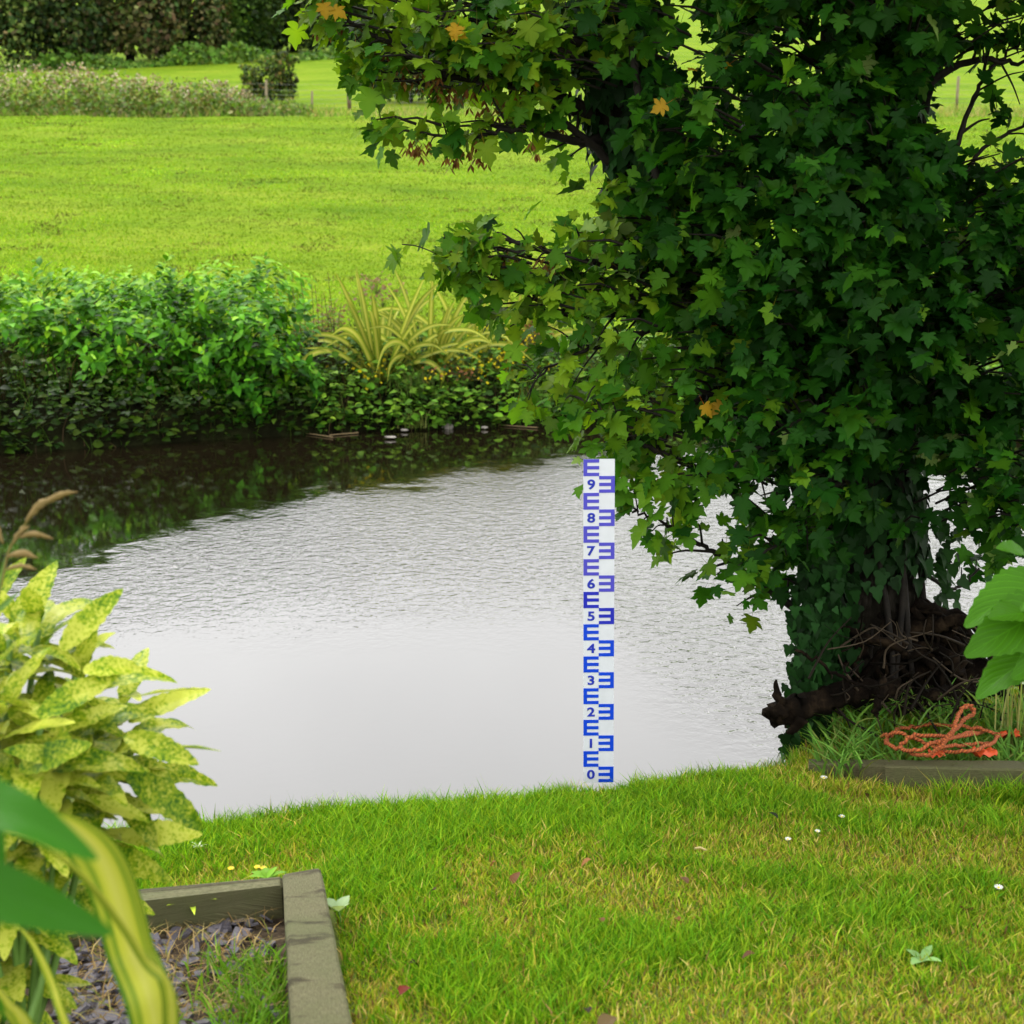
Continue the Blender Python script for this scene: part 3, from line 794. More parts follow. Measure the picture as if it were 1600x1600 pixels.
ip, idr, inn, isz, ic = map(np.array, (ip, idr, inn, isz, ic))
foliage(ivy, IVY, ip, frames(idr, inn), isz, ic, M_IVY, 220, cell=12)
ib = MB()
for k in range(7):
    a = -0.4 - k * .4; pts = []
    for i in range(0, int(len(S1) * .6), 4):
        r = S1[i, 3] + .012; aa = a + .25 * math.sin(i * .13 + k * 2)
        pts.append(S1[i, :3] + np.array([math.cos(aa) * r, math.sin(aa) * r, 0]))
    b_ = MB(); b_.tube(np.array(pts), .011, 6, rough=.1, seed=k); b_.build('stem', M_TWIG, ivy)

# ------------------------------------------------------------------ dead wood at the foot
def deadwood(name, label, pts, parts, sides=10, rough=.13, seed=0, jag=0.0):
    P = stem_px(pts, 7); o = P[0, :3].copy()
    t = empty(name, o, label, 'log' if 'log' in name else 'branch')
    P[1:-1, :3] += rng.normal(0, .004, (len(P) - 2, 3))
    b = MB(); b.tube(P[:, :3], P[:, 3], sides, rough=rough, seed=seed)
    b.build('wood', M_ROOT, t)
    for q, pp in enumerate(parts):
        Q = stem_px(pp, 5); c = MB(); c.tube(Q[:, :3], Q[:, 3], 7, rough=.2, seed=seed + q + 20); c.build('stub', M_ROOT, t)
    return t
deadwood('fallen_log', 'broken dark log end jutting left from the roots towards the water',
         [(1400, 1075, 4.6, .03), (1330, 1082, 4.54, .04), (1270, 1098, 4.48, .042), (1232, 1112, 4.44, .04), (1200, 1124, 4.42, .026)],
         [[(1235, 1110, 4.44, .022), (1216, 1090, 4.43, .016), (1213, 1062, 4.43, .004)], [(1225, 1112, 4.42, .03), (1205, 1112, 4.4, .02), (1197, 1118, 4.4, .014)], [(1250, 1120, 4.42, .025), (1240, 1138, 4.41, .014), (1228, 1145, 4.41, .005)]], seed=3)
deadwood('dead_branch', 'thick dead branch stub pointing right from the trunk foot over the water',
         [(1420, 985, 4.8, .03), (1460, 978, 4.78, .028), (1495, 970, 4.76, .022), (1530, 978, 4.74, .018)], [[(1495, 972, 4.76, .012), (1492, 985, 4.75, .009), (1488, 995, 4.75, .003)]], seed=9)
deadwood('dead_branch', 'upright broken root stub behind the rope at the right of the trunk',
         [(1480, 1075, 4.85, .05), (1500, 1045, 4.84, .04), (1503, 1015, 4.83, .026), (1500, 992, 4.83, .012)], [[(1505, 1040, 4.84, .022), (1530, 1020, 4.83, .014), (1540, 1000, 4.83, .006)], [(1500, 1060, 4.84, .04), (1545, 1045, 4.83, .03), (1580, 1050, 4.83, .02)]], seed=12)
deadwood('dead_branch', 'thin brown twig leaning across the roots from upper left',
         [(1243, 1015, 4.45, .005), (1275, 1030, 4.44, .006), (1310, 1055, 4.43, .006), (1360, 1078, 4.42, .004)], [], 6, .05, 15)
deadwood('dead_branch', 'pale brown branch lying slantwise on the trunk foot',
         [(1295, 968, 4.62, .014), (1335, 990, 4.58, .016), (1380, 1005, 4.56, .015), (1420, 1025, 4.55, .01)], [], 7, .1, 17)
deadwood('dead_branch', 'bent root arching above the rope from the dark trunk foot',
         [(1380, 1060, 4.5, .012), (1376, 1080, 4.46, .013), (1370, 1100, 4.44, .012), (1368, 1120, 4.44, .008)], [], 7, .1, 19)
deadwood('dead_branch', 'low knotted root running right along the ground behind the orange rope',
         [(1400, 1115, 4.55, .018), (1450, 1090, 4.6, .024), (1510, 1080, 4.65, .02), (1570, 1085, 4.65, .012)], [], 8, .15, 23)

# brushwood: a tangle of thin dead twigs caught in the roots
bw_ = MB()
for k in range(95):
    c = W(rng.uniform(1285, 1570), rng.uniform(985, 1125), rng.uniform(4.42, 4.62)); a = rng.uniform(0, math.pi); l = rng.uniform(.03, .13)
    e = np.array([math.cos(a), rng.normal(0, .3), math.sin(a) * .8]) * l
    q = spline([c - e, c + rng.normal(0, .022, 3), c + e], 4); r_ = rng.uniform(.0015, .0055)
    sh_ = rng.choice([.008, .015, .03, .07]); bw_.tube(q, np.linspace(r_, r_ * .5, len(q)), 5, col=np.array((1, .75, .5)) * sh_, cap=False)
tag(bw_.build('brushwood', M_GRASS), 'tangle of thin dead twigs caught between the sycamore roots', 'twigs', kind='stuff')

# ------------------------------------------------------------------ staff gauge
gb = Wlawn(935, 1222, .0)
M_WHITE = plain('enamel_white', (0.60, 0.62, 0.68), 0.35)
M_BLUES = [plain('enamel_blue', (0.0, 0.045, 0.56), 0.35), plain('enamel_navy', (0.012, 0.018, 0.40), 0.35), plain('enamel_violet', (0.065, 0.058, 0.46), 0.35)]
M_DIGIT = plain('enamel_digit', (0.012, 0.026, 0.37), 0.35)
GH, GW = 1.0, 0.092
gz = float(gb[2])
gauge = empty('staff_gauge', (gb[0], gb[1], gz), 'white and blue water level gauge board numbered 0 to 9 at the lawn edge', 'gauge')
b_ = MB(); b_.box((gb[0], gb[1] + .003, gz + GH / 2 - .001), (GW, .006, GH + .002)); bd = b_.build('board', M_WHITE, gauge, False)
ch = GH / 20
for r in range(20):
    mat = M_BLUES[0] if r < 10 else (M_BLUES[1] if r < 12 else M_BLUES[2])
    z0 = gz + r * ch
    left = r % 2 == 1
    sgn = 1 if left else -1
    xa = gb[0] - GW / 2 * sgn; cw = GW / 2
    yy = gb[1] - .0012
    b_ = MB()
    prof = [(0, 0), (1, 0), (1, .2), (.24, .2), (.24, .4), (1, .4), (1, .6), (.24, .6), (.24, .8), (1, .8), (1, 1), (0, 1)]
    V = [(xa + sgn * cw * u * .998, yy, z0 + ch * v) for u, v in prof] + [(xa + sgn * cw * u * .998, yy + .0022, z0 + ch * v) for u, v in prof]
    F = [tuple(range(12)) if sgn > 0 else tuple(range(12))[::-1]] + [(k, (k + 1) % 12, 12 + (k + 1) % 12, 12 + k) for k in range(12)]
    b_.add(V, F); b_.build('scale_mark', mat, gauge, False)
    if not left:
        cu = bpy.data.curves.new('digit', 'FONT'); cu.body = str(r // 2); cu.size = .040; cu.align_x = 'CENTER'; cu.extrude = .0002; cu.bevel_depth = .0013; cu.bevel_resolution = 0
        tmp = bpy.data.objects.new('digit', cu); COL.objects.link(tmp)
        dg = bpy.context.evaluated_depsgraph_get()
        dm = bpy.data.meshes.new_from_object(tmp.evaluated_get(dg)); bpy.data.objects.remove(tmp)
        dm.materials.clear(); dm.materials.append(M_DIGIT)
        co = np.array([v.co[:] for v in dm.vertices]); 
        co[:, 0] *= 1.18; co[:, 1] *= .98; co[:, 0] -= (co[:, 0].max() + co[:, 0].min()) / 2; co[:, 1] -= (co[:, 1].max() + co[:, 1].min()) / 2
        for v, c in zip(dm.vertices, co): v.co = c
        d_ = link('digit', dm, gauge, (-GW / 4, -.0004, r * ch + ch / 2)); d_.rotation_euler = (math.pi / 2, 0, 0)

gauge.rotation_euler = (0, -.009, 0)

# ------------------------------------------------------------------ raised beds of sleepers
def timber(quad, drop, name, parent, mat=M_SLEEPER, bev=.006):
    """top face given by four world corners (far-left, far-right, near-right, near-left)"""
    q = np.array(quad); nseg = 14
    V, uv = [], []
    g = np.random.default_rng(abs(int(q[0][0] * 1000)))
    for i in range(nseg + 1):
        t = i / nseg
        l = q[0] * (1 - t) + q[3] * t; r = q[1] * (1 - t) + q[2] * t
        jit = lambda: g.normal(0, .0008, 3)
        tl, tr = l + jit(), r + jit()
        s_ = nrm(r - l); be = np.array([0, 0, -bev])
        ring = [tl + be, tl + s_ * bev, tr - s_ * bev, tr + be, tr + [0, 0, -drop], tl + [0, 0, -drop]]
        V += ring
        ln_ = np.linalg.norm(q[3] - q[0]) / .12
        uv += [(0, t * ln_), (.06, t * ln_), (.94, t * ln_), (1, t * ln_), (2, t * ln_), (3, t * ln_)]
    F = [(i * 6 + j, i * 6 + (j + 1) % 6, i * 6 + 6 + (j + 1) % 6, i * 6 + 6 + j) for i in range(nseg) for j in range(6)]
    F += [tuple(range(6))[::-1], tuple(nseg * 6 + j for j in range(6))]
    b = MB(); b.add(V, F, uv=uv)
    return b.build(name, mat, parent, False)
T1 = [Wlawn(441, 1365, .11), Wlawn(502, 1357, .11), Wlawn(550, 1600, .11), Wlawn(455, 1600, .11)]
T1 = [T1[0], T1[1], T1[2] + (T1[2] - T1[1]) * .7, T1[3] + (T1[3] - T1[0]) * .7]
T2 = [Wlawn(-60, 1416, .10), Wlawn(-60, 1440, .10), Wlawn(441, 1383, .10), Wlawn(441, 1370, .10)]
bed = empty('raised_bed', (T1[0][0] - .3, T1[0][1] - .4, float(LAWN(T1[0][1]))), 'low raised bed edged with weathered grey sleepers in the lower left corner', 'raised bed')
timber(T1, .2, 'sleeper', bed)
timber([T2[0], T2[3], T2[2], T2[1]], .2, 'sleeper', bed)      # long axis from left to right

def in_bed(x, y):
    r = T1[0]; n_ = T1[3] - T1[0]
    xr = r[0] + (y - r[1]) * n_[0] / n_[1]
    a, b2 = T2[0], T2[3]
    yb = a[1] + (x - a[0]) * (b2[1] - a[1]) / (b2[0] - a[0])
    return (x < xr + .12) & (y < yb + .01)
def soil_h(x, y): return lawn_h(x, y) + .018 + .02 * fbm(x * 9, y * 9, 21)
g_ = np.linspace(-1.6, 0, 80); yv = np.linspace(1.9, T1[0][1] + .06, 60)
Xs, Ys = np.meshgrid(g_, yv)
ok = in_bed(Xs + .03, Ys)
V = np.stack([Xs, Ys, soil_h(Xs, Ys)], -1).reshape(-1, 3) - np.array(bed.location)
i = (np.arange(59)[:, None] * 80 + np.arange(79)[None, :]); keep = ok[:-1, :-1] & ok[1:, 1:] & ok[:-1, 1:] & ok[1:, :-1]
i = i[keep]
link('soil', mesh_np('soil', V, np.stack([i, i + 1, i + 81, i + 80], -1), M_SOIL), bed)

# slate chips in the bed: each a part, shared meshes
M_SLATE = noise_mat('slate_chip', [(0.3, (0.03, 0.027, 0.034)), (0.5, (0.07, 0.063, 0.08)), (0.7, (0.15, 0.138, 0.15))], nscale=18, detail=6, rough=.6, bump=.4, bdist=.004, spec=.4)
def chip_mesh(seed):
    g = np.random.default_rng(seed); n = int(g.integers(5, 8)); a = np.sort(g.uniform(0, math.tau, n)); r = g.uniform(.6, 1.1, n)
    top = np.stack([r * np.cos(a), .62 * r * np.sin(a), np.full(n, .12) + g.normal(0, .03, n)], -1); bot = top * [1.08, 1.08, 1]; bot[:, 2] = -.14
    F = [tuple(range(n)), tuple(range(n, 2 * n))[::-1]] + [(k, n + k, n + (k + 1) % n, (k + 1) % n) for k in range(n)]
    return mesh_np('slate_chip', np.vstack([top, bot]), F, M_SLATE, smooth=False)
chips = [chip_mesh(k) for k in range(9)]
cnt = 0
while cnt < 300:
    u_, v_ = rng.uniform(60, 450), rng.uniform(1430, 1640)
    p = Wlawn(u_, v_, .03)
    if not in_bed(p[0] + .14, p[1] + .05): continue
    if v_ < 1455 and u_ < 300 and rng.random() < .6: continue
    s_ = rng.uniform(.012, .034)
    o = link('slate_chip', chips[cnt % 9], bed, (p[0] - bed.location[0], p[1] - bed.location[1], float(soil_h(p[0], p[1])) + s_ * .25 - bed.location[2]))
    o.rotation_euler = (rng.normal(0, .3), rng.normal(0, .3), rng.uniform(0, 6.28)); o.scale = (s_, s_, s_)
    cnt += 1
# straw and dry stalks on the soil
n = 900
P0 = np.array([Wlawn(rng.uniform(110, 445), rng.uniform(1400, 1600), .03) for _ in range(n)])
P0 = P0[in_bed(P0[:, 0] + .14, P0[:, 1] + .03)]; n = len(P0)
P0[:, 2] = soil_h(P0[:, 0], P0[:, 1]) + .012
a = rng.uniform(0, 6.28, n)
tag(blades('straw', P0, np.full(n, .02) + rng.uniform(0, .02, n), np.full(n, .0035), np.stack([np.cos(a), np.sin(a)], -1) * rng.uniform(1, 2.6, n)[:, None], np.full(n, 1.5), mixcol(n, [(0.34, 0.25, 0.10), (0.22, 0.15, 0.06), (0.14, 0.16, 0.03)], [3, 2, 1]), M_GRASS, bed), kind='stuff')

# right-hand bed beneath the tree
B1 = [Wlawn(1264, 1185, .045), Wlawn(1388, 1186, .08), Wlawn(1388, 1196, .08), Wlawn(1264, 1192, .045)]
B2 = [Wlawn(1384, 1187, .085), Wlawn(1760, 1188, .10), Wlawn(1760, 1206, .10), Wlawn(1384, 1197, .085)]
bedr = empty('raised_bed', (B2[0][0], B2[0][1], float(LAWN(B2[0][1]))), 'mossy timber edging of the bed below the sycamore on the right', 'raised bed')
timber([B1[0], B1[3], B1[2], B1[1]], .18, 'sleeper', bedr, M_EDGING)
timber([B2[0], B2[3], B2[2], B2[1]], .2, 'sleeper', bedr, M_EDGING)

# ------------------------------------------------------------------ rope and plastic on the right bed
def rope_material():
    m, ns, ls = new_mat('orange_rope')
    uv = N(ns, 'ShaderNodeTexCoord'); mp = N(ns, 'ShaderNodeMapping'); mp.inputs['Scale'].default_value = (1, 1, 1)
    ls.new(uv.outputs['UV'], mp.inputs['Vector'])
    wv = N(ns, 'ShaderNodeTexWave', Scale=1.0, Distortion=.4, bands_direction='DIAGONAL'); ls.new(mp.outputs[0], wv.inputs['Vector'])
    r = ramp(ns, [(0.2, (0.22, 0.045, 0.008)), (0.7, (0.42, 0.10, 0.018))]); ls.new(wv.outputs['Fac'], r.inputs['Fac'])
    pb = N(ns, 'ShaderNodeBsdfPrincipled', Roughness=.8); ls.new(r.outputs[0], pb.inputs['Base Color'])
    bp = N(ns, 'ShaderNodeBump', Strength=.8, Distance=.004); ls.new(wv.outputs['Fac'], bp.inputs['Height']); ls.new(bp.outputs[0], pb.inputs['Normal'])
    out = N(ns, 'ShaderNodeOutputMaterial'); ls.new(pb.outputs[0], out.inputs[0]); return m
M_ROPE = rope_material()
def gpt(u, v, dz=0.03):
    p = Wlawn(u, v, .09 + dz); return p
ctrl = [gpt(1376, 1152, .02), gpt(1400, 1146, .05), gpt(1445, 1160, .03), gpt(1480, 1175, .02), gpt(1530, 1170, .03), gpt(1560, 1150, .03), gpt(1520, 1138, .05), gpt(1455, 1132, .04), gpt(1405, 1140, .03), gpt(1385, 1160, .03), gpt(1430, 1172, .04), gpt(1475, 1155, .06), gpt(1540, 1142, .03),
        gpt(1500, 1150, .05), gpt(1430, 1150, .06), gpt(1408, 1168, .03), gpt(1450, 1180, .03), gpt(1485, 1150, .08), gpt(1505, 1125, .10), gpt(1522, 1112, .11), gpt(1512, 1103, .13), gpt(1498, 1115, .12), gpt(1490, 1140, .09), gpt(1465, 1165, .05), gpt(1510, 1164, .03), gpt(1545, 1160, .02)]
rope = spline(ctrl, 9)
b_ = MB(); b_.tube(rope + rng.normal(0, .0025, rope.shape), .006, 8)
L = np.cumsum(np.r_[0, np.linalg.norm(np.diff(rope, axis=0), axis=1)])
b_.uv[0][:, 1] = np.repeat(L / .016, 8); b_.uv[0][:, 0] *= 1
og = rope[0].copy(); og[2] = rope[:, 2].min() - .011
ro = link('rope', b_.mesh('rope', M_ROPE, og), None, og)
tag(ro, 'loosely coiled orange rope lying in the grass beside the tree', 'rope')
M_PLASTIC = plain('orange_plastic', (0.50, 0.065, 0.012), .5)
for (u, v, s_, lb) in ((1462, 1180, .026, 'scrap of bright orange plastic below the rope coil'), (1537, 1179, .038, 'larger scrap of bright orange plastic right of the rope on the sleeper'), (1578, 1152, .032, 'crumpled orange plastic scrap at the right edge behind the sleeper')):
    p = gpt(u, v, .01); n = 9
    X, Y = np.meshgrid(np.linspace(-1, 1, n), np.linspace(-.6, .6, n)); Z = .8 * fbm(X * 2.6 + u, Y * 3.4, 3) * 2 + .3
    w_ = 1 - .25 * np.abs(fbm(X * 2 + 5, Y * 3 + u, 9)) * 3
    V = np.stack([X * w_, Y * w_, Z], -1).reshape(-1, 3) * s_
    i = (np.arange(n - 1)[:, None] * n + np.arange(n - 1)[None, :]).ravel()
    tag(link('plastic_scrap', mesh_np('plastic_scrap', V, np.stack([i, i + 1, i + n + 1, i + n], -1), M_PLASTIC), None, p), lb, 'plastic scrap', None)

# ------------------------------------------------------------------ lawn grass
def lawn_points(n, y0=2.35, y1=5.25):
    x = rng.uniform(-1.15, 2.1, n); y = rng.uniform(y0, y1, n)
    e = np.interp(x, EX, EY)
    u, v, d = project(np.stack([x, y, LAWN(y)], -1))
    ok = (y < e + .03) & ~in_bed(x, y) & (u > -40) & (u < 1650) & (v < 1660)
    # right sleepers' footprint
    s0, s1 = B2[3], B2[2]
    f = lambda q: s0[1] + (q - s0[0]) * (s1[1] - s0[1]) / (s1[0] - s0[0])
    t = T1[0][0] + (y - T1[0][1]) * (T1[3][0] - T1[0][0]) / (T1[3][1] - T1[0][1])
    onsleep = (x > t - .01) & (x < t + .115) & (y < T1[1][1] + .01)
    ok &= ~((x > s0[0]) & (np.abs(y - f(x) - .03) < .035)) & ~onsleep
    return np.stack([x[ok], y[ok], lawn_h(x[ok], y[ok]) - .004], -1)
P0 = lawn_points(330000)
n = len(P0); x, y = P0[:, 0], P0[:, 1]
patch = 1.0 * fbm(x * 3.1, y * 3.1, 31, 3) * 2 + .8 * fbm(x * 11, y * 11, 37, 2)        # >0 green tufts, <0 worn yellow
e = np.interp(x, EX, EY) - y
green = sstep(-.28, .45, patch + .30 * sstep(.65, .1, e) + .28 * sstep(-.05, -.3, x) - .04)
h = (.024 + .024 * green) * rng.uniform(.55, 1.6, n) + .03 * (rng.random(n) < .03) * rng.uniform(.3, 1, n)
h *= 1 + .25 * sstep(.12, .0, e)
h = np.where((np.abs(x - gb[0]) < .09) & (y > gb[1] - .12), h * .35, h)
fr_ = B2[3][1] + (x - B2[3][0]) * (B2[2][1] - B2[3][1]) / (B2[2][0] - B2[3][0]) - y
h = np.where((x > B1[3][0] - .05) & (fr_ > -.02) & (fr_ < .10), h * 1.9, h)
bedside = (x > 0.9) & (y > 4.36)
h = np.where(bedside, h * rng.uniform(.8, 1.6, n), h)
a = rng.uniform(0, 6.28, n)
lean = np.stack([np.cos(a), np.sin(a)], -1) * rng.uniform(.1, .75, n)[:, None]
cg = mixcol(n, [(0.09, 0.245, 0.008), (0.165, 0.335, 0.010), (0.265, 0.40, 0.018)], [3, 4, 2])
cy = mixcol(n, [(0.28, 0.38, 0.018), (0.40, 0.39, 0.045), (0.58, 0.43, 0.13), (0.18, 0.105, 0.035)], [4, 4, 2, 1.6])
pick = rng.random(n) < (.30 + .70 * green)
cols = np.where(pick[:, None], cg, cy)
tag(blades('lawn_grass', P0, h, rng.uniform(.0024, .005, n), lean, np.ones(n), cols, M_GRASS), kind='stuff', label='short patchy green and straw coloured lawn grass', cat='grass')
# fringe of fine taller blades along the water's edge
n = 2600; x = rng.uniform(-1.05, 1.0, n); y = np.interp(x, EX, EY) + rng.uniform(-.09, .015, n); k_ = np.abs(x - gb[0]) > .06; x, y = x[k_], y[k_]; n = len(x)
P0 = np.stack([x, y, lawn_h(x, y)], -1); a = rng.uniform(0, 6.28, n)
cl_ = sstep(.45, .75, vnoise(x * 7, y * 0, 77))
tag(blades('edge_grass', P0, rng.uniform(.025, .05, n) + .05 * cl_ * rng.random(n), rng.uniform(.0018, .003, n), np.stack([np.cos(a), np.sin(a)], -1) * rng.uniform(.1, .6, n)[:, None], np.ones(n), mixcol(n, [(0.08, 0.2, 0.012), (0.12, 0.24, 0.015), (0.22, 0.2, 0.06)], [3, 3, 1]), M_GRASS, segs=3), kind='stuff', label='fine taller grass blades along the lawn edge', cat='grass')
# tufts of broad couch grass around the rope
n = 900; u = rng.choice([1310, 1330, 1370, 1420, 1460, 1500, 1540, 1575, 1595], n) + rng.normal(0, 18, n); v = rng.uniform(1130, 1185, n)
P0 = np.array([gpt(a_, b2_, 0) for a_, b2_ in zip(u, v)]); P0[:, 2] = lawn_h(P0[:, 0], P0[:, 1]); a = rng.uniform(0, 6.28, n)
tag(blades('couch_grass', P0, rng.uniform(.07, .2, n), rng.uniform(.006, .012, n), np.stack([np.cos(a), np.sin(a)], -1) * rng.uniform(.3, 1.0, n)[:, None], np.ones(n), mixcol(n, [(0.09, 0.22, 0.03), (0.13, 0.27, 0.04), (0.2, 0.26, 0.06)], [3, 3, 1]), M_GRASS, segs=4), kind='stuff', label='broad bladed couch grass around the orange rope', cat='grass')
# grass inside the left bed by the sleeper
n = 700; u = rng.normal(400, 40, n); v = rng.uniform(1500, 1640, n)
P0 = np.array([Wlawn(a_, b2_, .03) for a_, b2_ in zip(u, v)]); P0 = P0[in_bed(P0[:, 0] + .125, P0[:, 1])]; n = len(P0); P0[:, 2] = soil_h(P0[:, 0], P0[:, 1]) - .005; a = rng.uniform(0, 6.28, n)
tag(blades('bed_grass', P0, rng.uniform(.04, .10, n), rng.uniform(.003, .006, n), np.stack([np.cos(a), np.sin(a)], -1) * rng.uniform(.2, .8, n)[:, None], np.ones(n), mixcol(n, [(0.10, 0.24, 0.015), (0.15, 0.28, 0.02)], [1, 1]), M_GRASS, segs=3), kind='stuff', label='green grass growing inside the raised bed', cat='grass')

# daisies, buttercups, weeds, fallen leaves
M_PETAL = plain('petal_white', (.82, .82, .80), .6); M_YPET = plain('petal_yellow', (.8, .58, .02), .5); M_STEMG = plain('stem_green', (.10, .2, .03), .6)
def flower(u, v, r, mat, label, cat, name, hgt=.035, group=None):
    p = Wlawn(u, v, hgt); p[2] = lawn_h(p[0], p[1])
    t = empty(name, p, label, cat, group)
    b = MB(); b.tube(spline([p, p + [.003, 0, hgt * .6], p + [0, -.002, hgt]], 4), .0012, 5); b.build('stem', M_STEMG, t)
    b = MB(); n = 11
    for k in range(n):
        a = k / n * math.tau; d = np.array([math.cos(a), math.sin(a) * .9, .35 + .15 * math.sin(a)]); s_ = np.array([-math.sin(a), math.cos(a), 0])
        c = p + [0, -.002, hgt]
        b.add([c + d * r * .25 - s_ * r * .12, c + d * r * .25 + s_ * r * .12, c + d * r + s_ * r * .16, c + d * r * 1.08, c + d * r - s_ * r * .16], [(0, 1, 2, 3, 4)])
    b.build('petals', mat, t)
    b = MB(); c = p + [0, -.002, hgt + .002]; b.tube(np.array([c - [0, 0, .003], c, c + [0, 0, r * .2]]), [r * .3, r * .34, r * .12], 8); b.build('flower_centre', M_YPET, t)
for u, v, r, lb in ((1287, 1218, .010, 'white daisy close to the left end of the mossy timber edging'), (1315, 1276, .008, 'upright white daisy bud on a dark stalk in the lawn'), (1277, 1298, .007, 'smallest white daisy between two others in the lawn'), (1231, 1309, .008, 'leftmost of the white daisies in the lawn'), (1560, 1387, .010, 'lone white daisy at the right side of the lawn')):
    flower(u, v, r, M_PETAL, lb, 'daisy', 'daisy')
for u, v, lb in ((361, 1357, 'lone yellow buttercup behind the left bed'), (402, 1356, 'left of two yellow buttercups near the sleeper corner'), (412, 1358, 'right of two yellow buttercups near the sleeper corner')):
    flower(u, v, .008, M_YPET, lb, 'buttercup', 'buttercup', .03)

def weed(name, label, cat, u, v, n, size, col, proto=OVATE, hgt=.05, stem=True, spread=.6, dz=0.0):
    p = Wlawn(u, v, dz); p[2] = lawn_h(p[0], p[1]) + dz
    t = empty(name, p, label, cat)
    b = MB(); b.tube(spline([p, p + [.004, -.002, hgt * .5], p + [0, 0, hgt]], 4), .0018, 5); b.build('stem', M_STEMG, t)
    a = np.arange(n) / n * math.tau + rng.uniform(0, 1); d = np.stack([np.cos(a), np.sin(a), np.full(n, spread)], -1)
    nn = np.stack([-np.cos(a) * spread, -np.sin(a) * spread, np.ones(n)], -1)
    foliage(t, proto, np.tile(p + [0, 0, hgt], (n, 1)), frames(d, nn), size * rng.uniform(.8, 1.1, n), np.array(col) * rng.uniform(.85, 1.1, (n, 1)), M_SHRUB, n, cell=1)
weed('lawn_weed', 'pale round leaved seedling beside the right edge of the left sleeper', 'weed', 530, 1455, 3, .05, (.30, .42, .22), ROUND, .045, spread=1.0)
weed('lawn_weed', 'small pale whitish rosette weed behind the left bed', 'weed', 310, 1333, 6, .03, (.42, .5, .3), LANCE, .02)
weed('lawn_weed', 'yellow green seedling with spreading leaves in the left bed', 'weed', 300, 1436, 7, .075, (.34, .46, .04), LANCE, .03, dz=.03)
weed('lawn_weed', 'leafy green weed in the inner corner of the left bed', 'weed', 418, 1402, 7, .045, (.12, .26, .02), OVATE, .04, dz=.03)
weed('lawn_weed', 'broad pale leaf tuft low in the lawn at the bottom right', 'weed', 1440, 1515, 4, .045, (.20, .36, .12), OVATE, .015)

def dead_leaf(u, v, s_, col, label, off=.034):
    if u < 440: off = .006; v += 12
    p = Wlawn(u, v, off); p[2] = max(float(lawn_h(p[0], p[1])), float(soil_h(p[0], p[1])) if in_bed(p[0], p[1]) else -9) + off
    g = ovate_proto(.6, int(u), .5, .6); V = g[0] * s_
    a = rng.uniform(0, 6.28); R_ = np.array(Matrix.Rotation(a, 3, 'Z') @ Matrix.Rotation(rng.normal(0, .4), 3, 'X')); V = V @ R_.T
    tag(link('fallen_leaf', mesh_np('fallen_leaf', V, [tuple(f) for f in g[1]], M_SHRUB, np.tile(col, (len(V), 1))), None, p), label, 'leaf')
BRN = (.16, .07, .03)
for a in ((800, 1382, .04, BRN, 'dark brown fallen leaf pair near the middle of the lawn'), (682, 1392, .03, (.08, .05, .03), 'small blackish leaf left of the middle of the lawn'), (1053, 1437, .05, (.24, .11, .04), 'upright rust brown curled leaf in the lawn'),
          (942, 1442, .025, BRN, 'small brown leaf just left of the rust curled one'), (625, 1552, .04, (.16, .03, .02), 'dark red fallen leaf near the left sleeper'), (640, 1502, .04, (.05, .035, .02), 'black crumpled leaf above the dark red one'),
          (925, 1345, .035, (.30, .14, .05), 'orange brown leaf in the upper lawn'), (775, 1347, .03, (.26, .13, .05), 'small tan leaf near the top of the lawn'), (960, 1588, .06, (.13, .09, .04), 'brown leaf litter at the bottom edge of the lawn'),
          (920, 1582, .03, (.04, .03, .02), 'small black leaf at the bottom edge of the lawn'), (1510, 1420, .05, (.18, .11, .05), 'brown worn leaf clump right of centre in the lawn'), (1075, 1385, .03, (.14, .08, .04), 'tiny brown leaf above the rust curled one'),
          (260, 1452, .045, (.50, .14, .06), 'rusty red leaf among the slate chips'), (335, 1443, .04, (.46, .13, .05), 'second rusty red leaf right of the seedling in the bed'), (282, 1436, .03, (.55, .22, .05), 'orange leaf under the seedling in the bed'),
          (1350, 1240, .03, (.10, .05, .03), 'dark leaf in front of the mossy timber edging'), (1180, 1490, .03, (.12, .06, .03), 'thin dark leaf in the right half of the lawn'), (1215, 1280, .03, (.03, .04, .02), 'small dark leaf left of the daisies')):
    dead_leaf(*a)
p = Wlawn(1085, 1326, .03); b_ = MB(); b_.tube(np.array([p, p + [.015, .0, .003], p + [.03, -.01, .0]]), .003, 5, col=(.6, .5, .25))
tag(b_.build('straw_piece', M_GRASS), 'pale straw piece lying on the lawn right of the gauge', 'straw')

